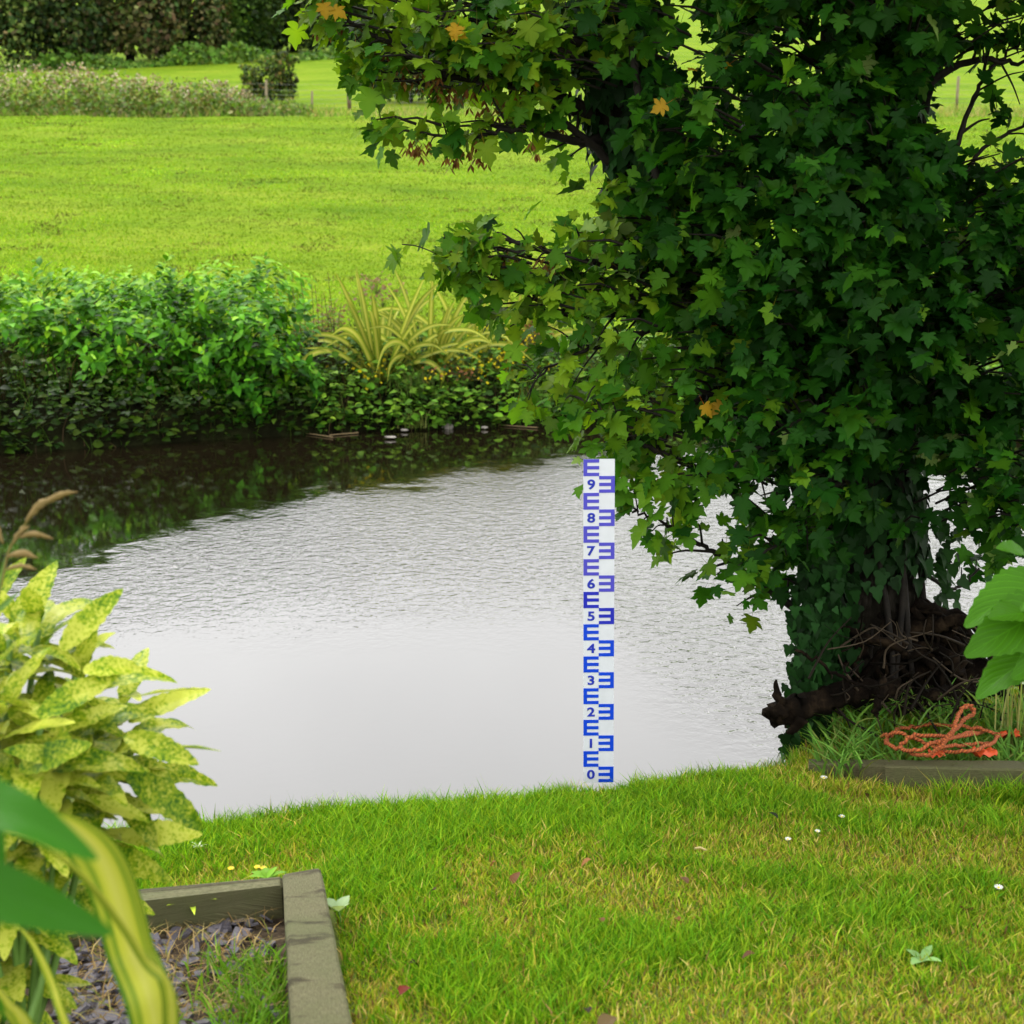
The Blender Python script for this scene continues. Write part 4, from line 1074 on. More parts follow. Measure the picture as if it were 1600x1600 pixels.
# ------------------------------------------------------------------ leaf blades with patterns (foreground plants)
def leaf_grid(L, wfun, nl=14, nw=6, bend=0.6, fold=.15, wave=.0, teeth=0, twist=0, name='leaf', mat=None, seed=0):
    g = np.random.default_rng(seed)
    t = np.linspace(0, 1, nl + 1); ang = np.cumsum(np.r_[0, np.full(nl, bend / nl)])
    c = np.zeros((nl + 1, 3)); st = L / nl
    for k in range(1, nl + 1):
        c[k] = c[k - 1] + st * np.array([0, math.cos(ang[k]), -math.sin(ang[k])])
    V, uv = [], []
    for k in range(nl + 1):
        w = wfun(t[k]); nv = np.array([0, math.sin(ang[k]), math.cos(ang[k])]); tw = twist * t[k]
        for q in np.linspace(-1, 1, nw + 1):
            ww = w
            if teeth and abs(q) > .99: ww = w * (1 + (.10 if (k % 2) else -.03)) if 0 < k < nl else w
            s_ = np.array([math.cos(tw), 0, 0]) + nv * math.sin(tw)
            V.append(c[k] + s_ * q * ww + nv * (fold * abs(q) * w + wave * w * math.sin(t[k] * 17 + seed) * abs(q)) ); uv.append((q * .5 + .5, t[k]))
    m = nw + 1; i = (np.arange(nl)[:, None] * m + np.arange(nw)[None, :]).ravel()
    return mesh_np(name, np.array(V), np.stack([i, i + 1, i + m + 1, i + m], -1), mat, uv=uv)

def pattern_leaf(name, kind, trans=.35, rough=.35):
    m, ns, ls = new_mat(name)
    tc = N(ns, 'ShaderNodeTexCoord'); sep = N(ns, 'ShaderNodeSeparateXYZ'); ls.new(tc.outputs['UV'], sep.inputs[0])
    oi = N(ns, 'ShaderNodeObjectInfo')
    bump_src = None
    if kind == 'spots':          # aucuba: cream-yellow blotches on green
        ad = N(ns, 'ShaderNodeVectorMath', operation='ADD'); ls.new(tc.outputs['Object'], ad.inputs[0])
        sc_ = N(ns, 'ShaderNodeVectorMath', operation='SCALE'); ls.new(oi.outputs['Location'], sc_.inputs[0]); sc_.inputs['Scale'].default_value = 13; ls.new(sc_.outputs[0], ad.inputs[1])
        a = N(ns, 'ShaderNodeTexNoise', Scale=150, Detail=2, Roughness=.6, Distortion=.5); ls.new(ad.outputs[0], a.inputs['Vector'])
        b = N(ns, 'ShaderNodeTexNoise', Scale=16, Detail=2); ls.new(ad.outputs[0], b.inputs['Vector'])
        s1 = N(ns, 'ShaderNodeMath', operation='MULTIPLY_ADD'); ls.new(b.outputs['Fac'], s1.inputs[0]); s1.inputs[1].default_value = .7; ls.new(a.outputs['Fac'], s1.inputs[2])
        s2 = N(ns, 'ShaderNodeMath', operation='MULTIPLY_ADD'); ls.new(oi.outputs['Random'], s2.inputs[0]); s2.inputs[1].default_value = .16; ls.new(s1.outputs[0], s2.inputs[2])
        r = ramp(ns, [(.70, (.05, .14, .006)), (.82, (.17, .29, .010)), (.93, (.31, .38, .016)), (1.0, (.47, .51, .07))]); ls.new(s2.outputs[0], r.inputs['Fac']); col = r.outputs[0]
        bump_src = a.outputs['Fac']
    elif kind == 'stripes':      # flax: yellow blade with green margins
        ab = N(ns, 'ShaderNodeMath', operation='SUBTRACT'); ls.new(sep.outputs['X'], ab.inputs[0]); ab.inputs[1].default_value = .5
        a2 = N(ns, 'ShaderNodeMath', operation='ABSOLUTE'); ls.new(ab.outputs[0], a2.inputs[0])
        mp = N(ns, 'ShaderNodeMapping'); mp.inputs['Scale'].default_value = (14, .5, 1); ls.new(tc.outputs['UV'], mp.inputs['Vector'])
        nz = N(ns, 'ShaderNodeTexNoise', Scale=1.5, Detail=4); ls.new(mp.outputs[0], nz.inputs['Vector'])
        ma = N(ns, 'ShaderNodeMath', operation='MULTIPLY_ADD'); ls.new(nz.outputs['Fac'], ma.inputs[0]); ma.inputs[1].default_value = .35; ls.new(a2.outputs[0], ma.inputs[2])
        r = ramp(ns, [(.14, (.45, .45, .09)), (.37, (.39, .41, .04)), (.47, (.11, .20, .015)), (.56, (.33, .36, .035)), (.60, (.06, .14, .008))]); ls.new(ma.outputs[0], r.inputs['Fac']); col = r.outputs[0]
        bump_src = nz.outputs['Fac']
    else:                        # plain green with pale side veins
        ab = N(ns, 'ShaderNodeMath', operation='SUBTRACT'); ls.new(sep.outputs['X'], ab.inputs[0]); ab.inputs[1].default_value = .5
        a2 = N(ns, 'ShaderNodeMath', operation='ABSOLUTE'); ls.new(ab.outputs[0], a2.inputs[0])
        y2 = N(ns, 'ShaderNodeMath', operation='MULTIPLY_ADD'); ls.new(a2.outputs[0], y2.inputs[0]); y2.inputs[1].default_value = -.75; ls.new(sep.outputs['Y'], y2.inputs[2])
        fr = N(ns, 'ShaderNodeMath', operation='MULTIPLY'); ls.new(y2.outputs[0], fr.inputs[0]); fr.inputs[1].default_value = 9
        pp = N(ns, 'ShaderNodeMath', operation='PINGPONG'); ls.new(fr.outputs[0], pp.inputs[0]); pp.inputs[1].default_value = .5
        mn = N(ns, 'ShaderNodeMath', operation='MULTIPLY'); ls.new(a2.outputs[0], mn.inputs[0]); mn.inputs[1].default_value = 4
        mm = N(ns, 'ShaderNodeMath', operation='MINIMUM'); ls.new(pp.outputs[0], mm.inputs[0]); ls.new(mn.outputs[0], mm.inputs[1])
        base_c = (.045, .15, .004) if kind == 'veins' else (.026, .125, .004)
        r = ramp(ns, [(0, tuple(c * (1.5 if kind == 'veins' else 1.15) for c in base_c)), (.10, base_c), (1, tuple(c * 1.1 for c in base_c))]); ls.new(mm.outputs[0], r.inputs['Fac']); col = r.outputs[0]
        bump_src = mm.outputs[0]
    hs = N(ns, 'ShaderNodeMapRange'); hs.inputs['To Min'].default_value = .8; hs.inputs['To Max'].default_value = 1.15; ls.new(oi.outputs['Random'], hs.inputs['Value'])
    mu = N(ns, 'ShaderNodeVectorMath', operation='SCALE'); ls.new(col, mu.inputs[0]); ls.new(hs.outputs[0], mu.inputs['Scale'])
    pb = N(ns, 'ShaderNodeBsdfPrincipled', Roughness=rough); pb.inputs['Specular IOR Level'].default_value = .14 if kind == 'spots' else .12; ls.new(mu.outputs[0], pb.inputs['Base Color'])
    bp = N(ns, 'ShaderNodeBump', Strength=.25, Distance=.004); ls.new(bump_src, bp.inputs['Height']); ls.new(bp.outputs[0], pb.inputs['Normal'])
    tr = N(ns, 'ShaderNodeBsdfTranslucent'); ls.new(mu.outputs[0], tr.inputs['Color'])
    mix = N(ns, 'ShaderNodeMixShader'); mix.inputs[0].default_value = trans; ls.new(pb.outputs[0], mix.inputs[1]); ls.new(tr.outputs[0], mix.inputs[2])
    out = N(ns, 'ShaderNodeOutputMaterial'); ls.new(mix.outputs[0], out.inputs[0]); return m
M_AUC = pattern_leaf('spotted_laurel_leaf', 'spots', .35, .3)
M_FLAX = pattern_leaf('striped_flax_leaf', 'stripes', .25, .45)
M_HYD = pattern_leaf('hydrangea_leaf', 'veins', .35, .4)
M_BROAD = pattern_leaf('broad_leaf', 'broad', .3, .4)

def place_leaf(mesh, parent, pos, d, n_, s=1.0, name='leaf', extra=None):
    Mx = frames(np.array(d, float), np.array(n_, float)); m = np.eye(4); m[:3, :3] = Mx * s; m[:3, 3] = np.asarray(pos) - np.array(parent.location)
    o = bpy.data.objects.new(name, mesh); o.parent = parent; o.matrix_basis = Matrix(m.tolist()); COL.objects.link(o); return o

# spotted laurel at the left
AY = 2.35
ab = Wlawn(60, 1640, .02)
auc = empty('spotted_laurel', (ab[0] - .05, 2.3, float(soil_h(ab[0] - .05, 2.3))), 'spotted laurel shrub with yellow speckled leaves at the left edge', 'shrub')
aw = lambda t: .026 * (math.sin(math.pi * min(1, t * .96 + .02) ** .8) ** .8 + .02) * (1 if t < .97 else .35)
AM = [leaf_grid(.17, aw, 16, 6, bend=b, fold=.22, wave=w, teeth=1, seed=k, name='leaf', mat=M_AUC) for k, (b, w) in enumerate(((.5, .08), (.9, .1), (.2, .06), (1.3, .05), (.7, .12)))]
tips = [(95, 1185, 2.25, .5), (60, 1300, 2.3, .3), (150, 1130, 2.3, .7), (40, 1400, 2.35, .2), (105, 985, 2.4, 1.0), (235, 1100, 2.45, .5), (30, 1060, 2.25, .8), (60, 1000, 2.35, 1.0), (165, 1045, 2.4, .9), (215, 1130, 2.45, .5), (185, 1215, 2.4, .3), (40, 1110, 2.2, .6), (110, 1130, 2.25, .6), (0, 960, 2.45, 1.0), (-70, 1040, 2.4, .9), (120, 1200, 2.3, .35), (150, 1300, 2.45, 0.1), (-40, 1200, 2.25, .5), (50, 1260, 2.3, .3), (60, 1420, 2.4, .0), (20, 1480, 2.4, 0.0), (-60, 1350, 2.3, .2)]
for (u, v, Y, up) in tips:
    c = W(u - 45, v, Y); foot = np.array(auc.location) + np.array([rng.normal(0, .06), rng.normal(0, .05), 0])
    b = MB(); P = spline([foot, foot * .55 + c * .45 + np.array([0, 0, -.05]), c], 8); b.tube(P, np.linspace(.009, .005, len(P)), 7, col=(.06, .14, .02))
    b.build('stem', M_STEMG, auc)
    nl = 13; ph = rng.uniform(0, 6.28)
    for k in range(nl):
        a = ph + k * 2.4; el = (up * (1.05 - .10 * k) - .2 * (k > 7)) + .12 + rng.normal(0, .15)
        d = np.array([math.cos(a) * math.cos(el), math.sin(a) * math.cos(el), math.sin(el)])
        nn = np.array([-math.cos(a) * math.sin(el), -math.sin(a) * math.sin(el), math.cos(el)]) + np.array([0, -.35, .1]) + .2 * rng.standard_normal(3)
        pos = c - np.array([0, 0, .012 * k]) + d * .012
        place_leaf(AM[int(rng.integers(0, 5))], auc, pos, d, nn, rng.uniform(.7, 1.0) * (1 - .3 * (k == 0)))
for (u, v, Y, tu, tv, tY, s_, tilt) in ((95, 1015, 2.3, 186, 918, 2.35, 1.0, 0), (45, 1010, 2.3, 40, 925, 2.4, .8, 0), (130, 1050, 2.2, 235, 1020, 2.25, .9, 0), (100, 1190, 2.15, 20, 1160, 2.1, .9, 0),
                                 (210, 1090, 2.3, 318, 1066, 2.35, .75, 1), (215, 1170, 2.3, 342, 1160, 2.3, .8, 1), (195, 1150, 2.25, 300, 1180, 2.2, .95, 0), (200, 1210, 2.3, 322, 1282, 2.25, .85, 0), (190, 1310, 2.4, 312, 1285, 2.4, .95, 0), (170, 1330, 2.35, 262, 1372, 2.3, .8, 0), (60, 1120, 2.15, 180, 1040, 2.2, 1.15, 0), (30, 1200, 2.15, 130, 1160, 2.1, 1.05, 0)):
    p, q = W(u, v, Y), W(tu, tv, tY); d = q - p
    place_leaf(AM[int(rng.integers(0, 3)) if not tilt else 2], auc, p, d, np.array([.1, -.8, .7]) if not tilt else np.array([0, .3, 1]), np.linalg.norm(d) / .165)

# striped flax in the near foreground and broad green leaves
def strap(parent, pts, w, mat, name='leaf', nrm0=(0, -1, .4), taper=True, base_w=.5):
    """leaf blade along a 3-D curve with folded section"""
    P = spline(pts, 8); m = len(P); T = nrm(np.gradient(P, axis=0)); t = np.linspace(0, 1, m)
    ww = w * np.minimum(1, base_w + t * 3) * (np.clip((1 - t) / .45, 0, 1) ** .8 if taper else 1)
    ww = np.maximum(ww, .0006); a = np.array(nrm0, float); V, uv = [], []
    for k in range(m):
        nv = a - T[k] * np.dot(a, T[k]); nv = nrm(nv); a = nv; s_ = np.cross(T[k], nv)
        for q in np.linspace(-1, 1, 7):
            V.append(P[k] + s_ * q * ww[k] / 2 + nv * .22 * abs(q) * ww[k]); uv.append((q * .5 + .5, t[k] * 2))
    i = (np.arange(m - 1)[:, None] * 7 + np.arange(6)[None, :]).ravel()
    return link(name, mesh_np(name, np.array(V) - np.array(parent.location), np.stack([i, i + 1, i + 8, i + 7], -1), mat, uv=uv), parent)
fz = Wlawn(250, 1900, .0)
flax = empty('striped_flax', (fz[0], fz[1] - .05, float(lawn_h(fz[0], fz[1]))), 'flax with arching cream and green striped leaves in the lower left foreground', 'plant')
fb = np.array(flax.location)
def fl(pts, w, **k): return strap(flax, [fb + [rng.normal(0, .02), rng.normal(0, .02), 0]] + [W(*q) for q in pts], w, M_FLAX, **k)
fl([(245, 1640, 1.45), (205, 1480, 1.45), (165, 1350, 1.42), (105, 1285, 1.38), (20, 1268, 1.33), (-60, 1290, 1.28)], .05, nrm0=(.35, -1, .2))
fl([(270, 1600, 1.38), (225, 1490, 1.36), (150, 1385, 1.34), (70, 1320, 1.3), (-30, 1290, 1.28)], .019)
fl([(120, 1640, 1.6), (80, 1530, 1.58), (50, 1470, 1.56), (20, 1440, 1.55)], .012)
fl([(60, 1640, 1.5), (10, 1560, 1.45), (-40, 1500, 1.4)], .03)
fl([(-20, 1640, 1.3), (-60, 1500, 1.25), (-100, 1400, 1.2)], .04)
brd = empty('broad_leaved_plant', (fb[0] - .35, fb[1] - .25, float(lawn_h(fb[0] - .35, fb[1] - .25))), 'plant with big smooth dark green leaves blurred at the left edge', 'plant')
bw = lambda t: .029 * (math.sin(math.pi * min(1, t * .97 + .015) ** .8) ** .75 + .01)
BM = leaf_grid(.26, bw, 18, 6, bend=.55, fold=.25, wave=.12, mat=M_BROAD, seed=2)
for (u, v, Y, tu, tv, tY, nn) in ((-190, 1200, 1.0, 118, 1262, .93, (.1, -.55, 1)), (-200, 1335, .98, 112, 1420, .9, (.1, -.9, .7)), (-60, 1560, 1.2, -10, 1250, 1.2, (.4, -1, .2)), (-160, 1480, 1.15, 70, 1520, 1.3, (.1, -.5, 1))):
    p, q = W(u, v, Y), W(tu, tv, tY); d = q - p
    place_leaf(BM, brd, p, d, nn, np.linalg.norm(d) / .25)
    b = MB(); P = spline([np.array(brd.location), (np.array(brd.location) + p) / 2 + [-.04, 0, .05], p], 6); b.tube(P, np.linspace(.007, .004, len(P)), 6); b.build('stalk', M_STEMG, brd)

# tall grass stalk with seed head at the left
gs = W(-35, 1300, 2.0); gs0 = np.array([gs[0], 2.0, float(soil_h(gs[0], 2.0))])
stk = empty('grass_stalk', gs0, 'tall dry grass stalk with brown drooping seed head against the pond', 'grass stalk')
P = spline([gs0, W(-30, 1150, 2.0), W(5, 900, 2.0), W(25, 840, 2.0), W(60, 795, 2.0), W(85, 775, 2.0)], 8)
b = MB(); b.tube(P, np.linspace(.0022, .001, len(P)), 5, col=(.22, .18, .06)); b.build('stalk', M_GRASS, stk)
for (u, v, tu, tv) in ((60, 792, 122, 768), (40, 815, 82, 778), (28, 840, 84, 842), (20, 850, 46, 822), (10, 870, 60, 872), (5, 850, -20, 800), (8, 890, 58, 890)):
    p, q = W(u, v, 2.0), W(tu, tv, 2.0); b = MB(); mid = (p + q) / 2 + [0, 0, .006]
    Q = spline([p, mid, q], 6); b.tube(Q, .0052 * np.sin(np.linspace(.25, math.pi - .08, len(Q))) * rng.uniform(.6, 1), 6, col=(.26, .19, .08), rough=.2, seed=u); b.build('seed_spike', M_GRASS, stk)
for (u, v, tu, tv) in ((-20, 1000, 8, 870), (-10, 960, 30, 925)):
    strap(stk, [W(u, v, 2.0), W((u + tu) / 2, (v + tv) / 2, 2.0), W(tu, tv, 2.0)], .008, M_GRASS if False else M_STEMG, name='blade')

# hydrangea at the right edge
hb = Wlawn(1720, 1450, 0)
hyd = empty('hydrangea', (hb[0], 3.0, float(lawn_h(hb[0], 3.0))), 'shrub with large toothed bright green leaves reaching in at the right edge', 'shrub')
hw = lambda t: .031 * (math.sin(math.pi * min(1, t * .95 + .03) ** .72) ** .85 + .012)
HM = [leaf_grid(.13, hw, 22, 6, bend=b, fold=.2, wave=.05, teeth=1, seed=k, mat=M_HYD) for k, b in enumerate((.5, .8, .3))]
for (u, v, Y, tu, tv, tY, nn, s_) in ((1648, 905, 2.95, 1524, 930, 2.85, (0, -.6, 1), 1), (1640, 930, 3.0, 1575, 895, 3.0, (.1, -.9, .6), 1), (1660, 940, 2.9, 1528, 1005, 2.8, (-.1, -.9, .6), 1.15), (1625, 960, 2.9, 1558, 950, 2.8, (0, -.5, 1), .8), (1662, 1010, 2.95, 1535, 1035, 2.85, (0, -.35, 1), 1), (1700, 985, 2.9, 1600, 1040, 2.8, (.2, -.7, .8), 1),
                                     (1600, 862, 3.0, 1565, 850, 2.95, (0, -.6, .8), .5), (1650, 985, 3.05, 1560, 985, 3.0, (0, -.2, 1), .7), (1720, 1000, 2.9, 1630, 1090, 2.85, (.2, -.8, .7), 1.1), (1700, 900, 2.9, 1640, 850, 2.9, (.2, -.8, .7), 1.1), (1720, 1060, 3, 1630, 1100, 2.9, (0, -.6, 1), 1.1)):
    p, q = W(u, v, Y), W(tu, tv, tY); d = q - p
    place_leaf(HM[int(rng.integers(0, 3))], hyd, p, d, nn, np.linalg.norm(d) / .125)
for (u, v, Y) in ((1632, 920, 2.95), (1640, 960, 2.9), (1645, 1040, 2.95), (1700, 910, 2.9)):
    p = W(u, v, Y); b = MB(); P = spline([np.array(hyd.location), np.array(hyd.location) * .5 + p * .5 + [.04, 0, 0], p], 8); b.tube(P, np.linspace(.007, .004, len(P)), 6); b.build('stem', M_STEMG, hyd)
n = 40; u = rng.normal(1585, 18, n)
P0 = np.array([W(a_, 1175, 4.45) for a_ in u]); P0[:, 2] = lawn_h(P0[:, 0], P0[:, 1]); a = rng.uniform(0, 6.28, n)
tag(blades('tall_grass', P0, rng.uniform(.25, .62, n), rng.uniform(.003, .006, n), np.stack([np.cos(a), np.sin(a)], -1) * rng.uniform(.03, .25, n)[:, None], np.ones(n), mixcol(n, [(.2, .3, .05), (.3, .3, .1)], [1, 1]), M_GRASS, segs=5), kind='stuff', label='thin tall grass blades behind the hydrangea leaves', cat='grass')

# ------------------------------------------------------------------ far bank: dogwood shrubs
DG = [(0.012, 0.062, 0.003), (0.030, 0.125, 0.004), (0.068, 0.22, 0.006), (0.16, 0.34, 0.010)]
def shrub(label, px, py, Y, rx, ry, rz, n, size=.135, tone=1.35, nparts=300):
    c0 = W(px, py, Y); gz_ = float(field_h(c0[0], c0[1]))
    t = empty('dogwood_shrub', (c0[0], c0[1] + .15, max(gz_, WATER_Z)), label, 'shrub')
    pos, dd, nn, ss, cc = [], [], [], [], []
    foot = np.array(t.location)
    for k in range(9):
        a = rng.uniform(0, 6.28); e = c0 + np.array([math.cos(a) * rx * .6, math.sin(a) * ry * .5, rng.uniform(.1, .6) * rz])
        b = MB(); P = spline([foot + [rng.normal(0, .1), 0, -.05], foot * .5 + e * .5 + [0, 0, .1], e], 6); b.tube(P, np.linspace(.014, .005, len(P)), 6); b.build('stem', M_TWIG, t)
    for _ in range(int(n * .8)):
        v = rng.standard_normal(3); v[1] = -abs(v[1]) if rng.random() < .65 else v[1]; v = v / np.linalg.norm(v)
        if v[2] < -.8: continue
        rr = rng.uniform(.55, 1.0) ** .5 * (1 + .32 * math.sin(v[0] * 7 + px) * math.cos(v[2] * 8 + v[1] * 4))
        c = c0 + v * rr * np.array([rx, ry, rz])
        sd_ = nrm(v * .8 + np.array([0, -.15, .75]) + .3 * rng.standard_normal(3)) if v[2] > -.2 else nrm(v + np.array([0, -.3, .15]))
        L_ = rng.uniform(.16, .34); a0 = rng.uniform(0, 6.28)
        for k in range(5):
            q = c + sd_ * L_ * (k / 5 - .3); b1 = nrm(np.cross(sd_, [math.cos(a0 + k * 1.6), math.sin(a0 + k * 1.6), .3]))
            for s_ in (-1, 1):
                d = nrm(b1 * s_ + sd_ * (.35 + .2 * k / 4) + np.array([0, 0, -.1]))
                pos.append(q); dd.append(d + .15 * rng.standard_normal(3)); nn.append(sd_ * .8 + np.array([0, -.2, .6]) + .25 * rng.standard_normal(3))
                ss.append(size * rng.uniform(.65, 1.1) * (1 - .35 * (k == 4)))
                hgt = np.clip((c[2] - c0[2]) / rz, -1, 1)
                ci = int(np.clip(rng.normal(tone + .55 * (k >= 3) + 1.1 * max(hgt, -.4), .6), 0, 3)); cc.append(DG[ci])  # leaf colour lightens with height: light from above painted in
    pos, dd, nn, ss, cc = map(np.array, (pos, dd, nn, ss, cc))
    keep = pos[:, 2] > WATER_Z + .05
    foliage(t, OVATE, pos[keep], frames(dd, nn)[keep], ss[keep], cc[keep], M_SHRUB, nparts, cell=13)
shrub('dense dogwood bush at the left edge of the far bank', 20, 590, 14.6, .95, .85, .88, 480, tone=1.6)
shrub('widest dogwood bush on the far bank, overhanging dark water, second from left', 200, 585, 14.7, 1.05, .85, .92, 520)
shrub('dogwood bush on the far bank next to the reddish willowherb', 370, 572, 14.8, .8, .8, .84, 400, tone=1.3)
shrub('small light green dogwood sprig low beside the rushes on the far bank', 443, 597, 14.6, .22, .2, .28, 34, tone=2.2, nparts=120)
shrub('dogwood spray hanging low over the water below the widest bush', 170, 655, 14.1, .33, .25, .2, 42, tone=1.8, nparts=120)
shrub('dogwood spray touching the water right of the low hanging one', 300, 650, 14.2, .35, .22, .16, 40, tone=1.7, nparts=120)
shrub('low dogwood spray at the water below the dense left bush', 40, 655, 14.0, .4, .25, .2, 46, tone=1.3, nparts=120)
shrub('low dogwood spray in the middle, its tips above the dark water', 235, 640, 14.1, .45, .3, .22, 60, tone=1.5, nparts=120)
shrub('low dogwood spray below the bush next to the willowherb', 385, 640, 14.35, .32, .25, .2, 40, tone=1.4, nparts=120)
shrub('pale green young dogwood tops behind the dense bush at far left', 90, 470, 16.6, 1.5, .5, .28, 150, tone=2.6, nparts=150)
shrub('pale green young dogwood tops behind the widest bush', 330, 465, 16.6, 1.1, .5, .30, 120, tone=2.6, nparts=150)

# upright weeds: a stem with leaves up it, optional head
def upright(name, label, cat, px, Y, htop, nst, col, head=None, proto=LANCE, lsize=.09, group=None, spread=.12, red=0.0, mat=M_SHRUB, nparts=60):
    c = W(px, htop, Y); g = float(field_h(c[0], Y)); t = empty(name, (c[0], Y, max(g, WATER_Z)), label, cat, group)
    pos, dd, nn, ss, cc = [], [], [], [], []
    for k in range(nst):
        f = np.array([c[0] + rng.normal(0, spread), Y + rng.normal(0, spread * .6), 0]); f[2] = field_h(f[0], f[1])
        top = np.array([f[0] + rng.normal(0, .07), f[1] + rng.normal(0, .07), c[2] + rng.normal(0, .07) - (0 if k == 0 else rng.uniform(0, .25))])
        if top[2] < f[2] + .15: top[2] = f[2] + .25
        P = spline([f, (f + top) / 2 + [rng.normal(0, .02), 0, 0], top], 5)
        b = MB(); b.tube(P, np.linspace(.006, .0025, len(P)), 5, col=(.10, .05, .03) if red else (.08, .13, .03)); b.build('stem', M_GRASS, t)
        n = int((top[2] - f[2]) / .03)
        for q in range(n):
            s_ = .15 + .85 * q / n; i = s_ * (len(P) - 1); p = P[int(i)]
            a = q * 2.4 + k; d = np.array([math.cos(a), math.sin(a), .45]); pos.append(p); dd.append(d); nn.append(np.array([-d[0] * .4, -d[1] * .4 - .2, 1])); ss.append(lsize * rng.uniform(.6, 1.1) * (1.1 - .6 * s_))
            cc.append(np.array((.22, .06, .02)) * rng.uniform(.6, 1.3) if rng.random() < red else np.array(col) * rng.uniform(.7, 1.3))
        if head:
            hc, hr, hn, hs = head; b = MB()
            for _ in range(hn):
                v = rng.standard_normal(3) * np.array([1, 1, .55]) * hr; p = top + v; s2 = hs * rng.uniform(.6, 1.3); a = rng.uniform(0, 6.28)
                b.tube(np.array([top - [0, 0, hr * 1.2], top + v * .5 - [0, 0, hr * .3], p]), .0016, 3, col=(.10, .12, .04), cap=False)
                e1 = np.array([math.cos(a), math.sin(a) * .6, .3 * rng.normal()]) * s2; e2 = np.array([-math.sin(a) * .6, math.cos(a) * .4, .7]) * s2
                b.add([p - e1, p - e2, p + e1, p + e2], [(0, 1, 2, 3)], np.array(hc) * rng.uniform(.7, 1.15))
            tag(b.build('flower_head', M_GRASS, t), kind='stuff')
    pos, dd, nn, ss, cc = map(np.array, (pos, dd, nn, ss, cc))
    foliage(t, proto, pos, frames(dd, nn), ss, cc, mat, nparts, cell=9)
G1 = 'willowherb stems on the far bank'
for px, Y, ht, lb in ((462, 15.6, 452, 'leftmost tall reddish willowherb, rising behind the dogwood'), (488, 15.5, 440, 'tallest reddish willowherb between dogwood and striped flax'), (512, 15.7, 455, 'reddish willowherb just right of the tallest one'), (530, 15.6, 470, 'rightmost willowherb, beside the left striped flax'),
                   (470, 15.2, 520, 'shorter willowherb in front, next to the dogwood'), (500, 15.1, 510, 'shorter willowherb in front, nearer the striped flax')):
    upright('willowherb', lb, 'willowherb', px, Y, ht, 5, (.10, .22, .02), None, LANCE, .13, G1, .14, .16)
for px, Y, ht, lb in ((520, 16.3, 475, 'dry brown topped weed left of the striped flax'), (570, 16.3, 455, 'dry seed headed weed behind the left flax clump'), (597, 16.4, 440, 'tallest dry seed headed weed above the striped flax')):
    upright('dry_weed', lb, 'weed', px, Y, ht, 3, (.13, .16, .04), ((.26, .18, .11), .09, 22, .022), LANCE, .06, None, .06)
# flax clumps
def flax_clump(label, px, py, Y, n, L0, w):
    c = W(px, py, Y); c[2] = max(float(field_h(c[0], Y)), WATER_Z); t = empty('striped_flax', c, label, 'flax')
    for k in range(n):
        a = rng.uniform(0, 6.28); up = rng.uniform(.5, 1.42); L_ = L0 * rng.uniform(.65, 1.1); h = np.array([math.cos(a), math.sin(a) * .7 - .15, 0])
        dr = rng.uniform(.1, 1.0) * (1.45 - up)
        p0 = c + h * .05; p1 = p0 + (h * math.cos(up) + np.array([0, 0, math.sin(up)])) * L_ * .5; p2 = p1 + (h * math.cos(up - dr) + np.array([0, 0, math.sin(up - dr)])) * L_ * .3; p3 = p2 + (h * math.cos(up - 2.4 * dr) + np.array([0, 0, math.sin(up - 2.4 * dr)])) * L_ * .25
        strap(t, [p0, p1, p2, p3], w * rng.uniform(.8, 1.2), M_FLAX, nrm0=(-h[0] * .3, -.8, .6))
flax_clump('left clump of yellow striped flax arching on the far bank', 595, 590, 15.0, 27, 1.2, .06)
flax_clump('middle clump of yellow striped flax on the far bank behind the rushes', 670, 580, 15.2, 26, 1.25, .06)
flax_clump('right clump of yellow striped flax behind the yellow flowers', 735, 570, 15.5, 22, 1.25, .055)
flax_clump('flax clump half hidden by hanging sycamore leaves on the far bank', 805, 560, 15.7, 22, 1.1, .06)
# ragwort
YH = ((.55, .46, .012), .10, 22, .018)
upright('ragwort', 'yellow flowered ragwort right of the striped flax, fullest of its kind', 'ragwort', 755, 15.0, 545, 7, (.10, .22, .02), YH, OVATE, .09, None, .13)
upright('ragwort', 'yellow flowered ragwort nearest the hanging sycamore leaves', 'ragwort', 815, 15.1, 540, 6, (.10, .22, .02), YH, OVATE, .09, None, .13)
upright('ragwort', 'tall ragwort with yellow heads behind the fullest one', 'ragwort', 785, 15.5, 520, 5, (.10, .22, .02), YH, OVATE, .09, None, .13)
upright('ragwort', 'low ragwort with few yellow flowers under the left flax clump', 'ragwort', 580, 14.75, 595, 4, (.08, .19, .02), ((.55, .46, .012), .08, 9, .02), OVATE, .08, None, .12)
upright('ragwort', 'low ragwort sprig near the white stone', 'ragwort', 690, 14.75, 600, 3, (.08, .19, .02), ((.55, .46, .012), .06, 7, .02), OVATE, .08, None, .1)
upright('dock_plant', 'brown seeded dock between the yellow ragworts and the sycamore leaves', 'dock', 835, 15.5, 515, 4, (.20, .12, .04), ((.22, .09, .04), .10, 40, .018), OVATE, .1, None, .08, .3)
upright('dock_plant', 'brown seeded dock below the right flax clump', 'dock', 710, 14.8, 575, 3, (.10, .14, .03), ((.22, .10, .04), .08, 30, .018), OVATE, .1, None, .08, .3)
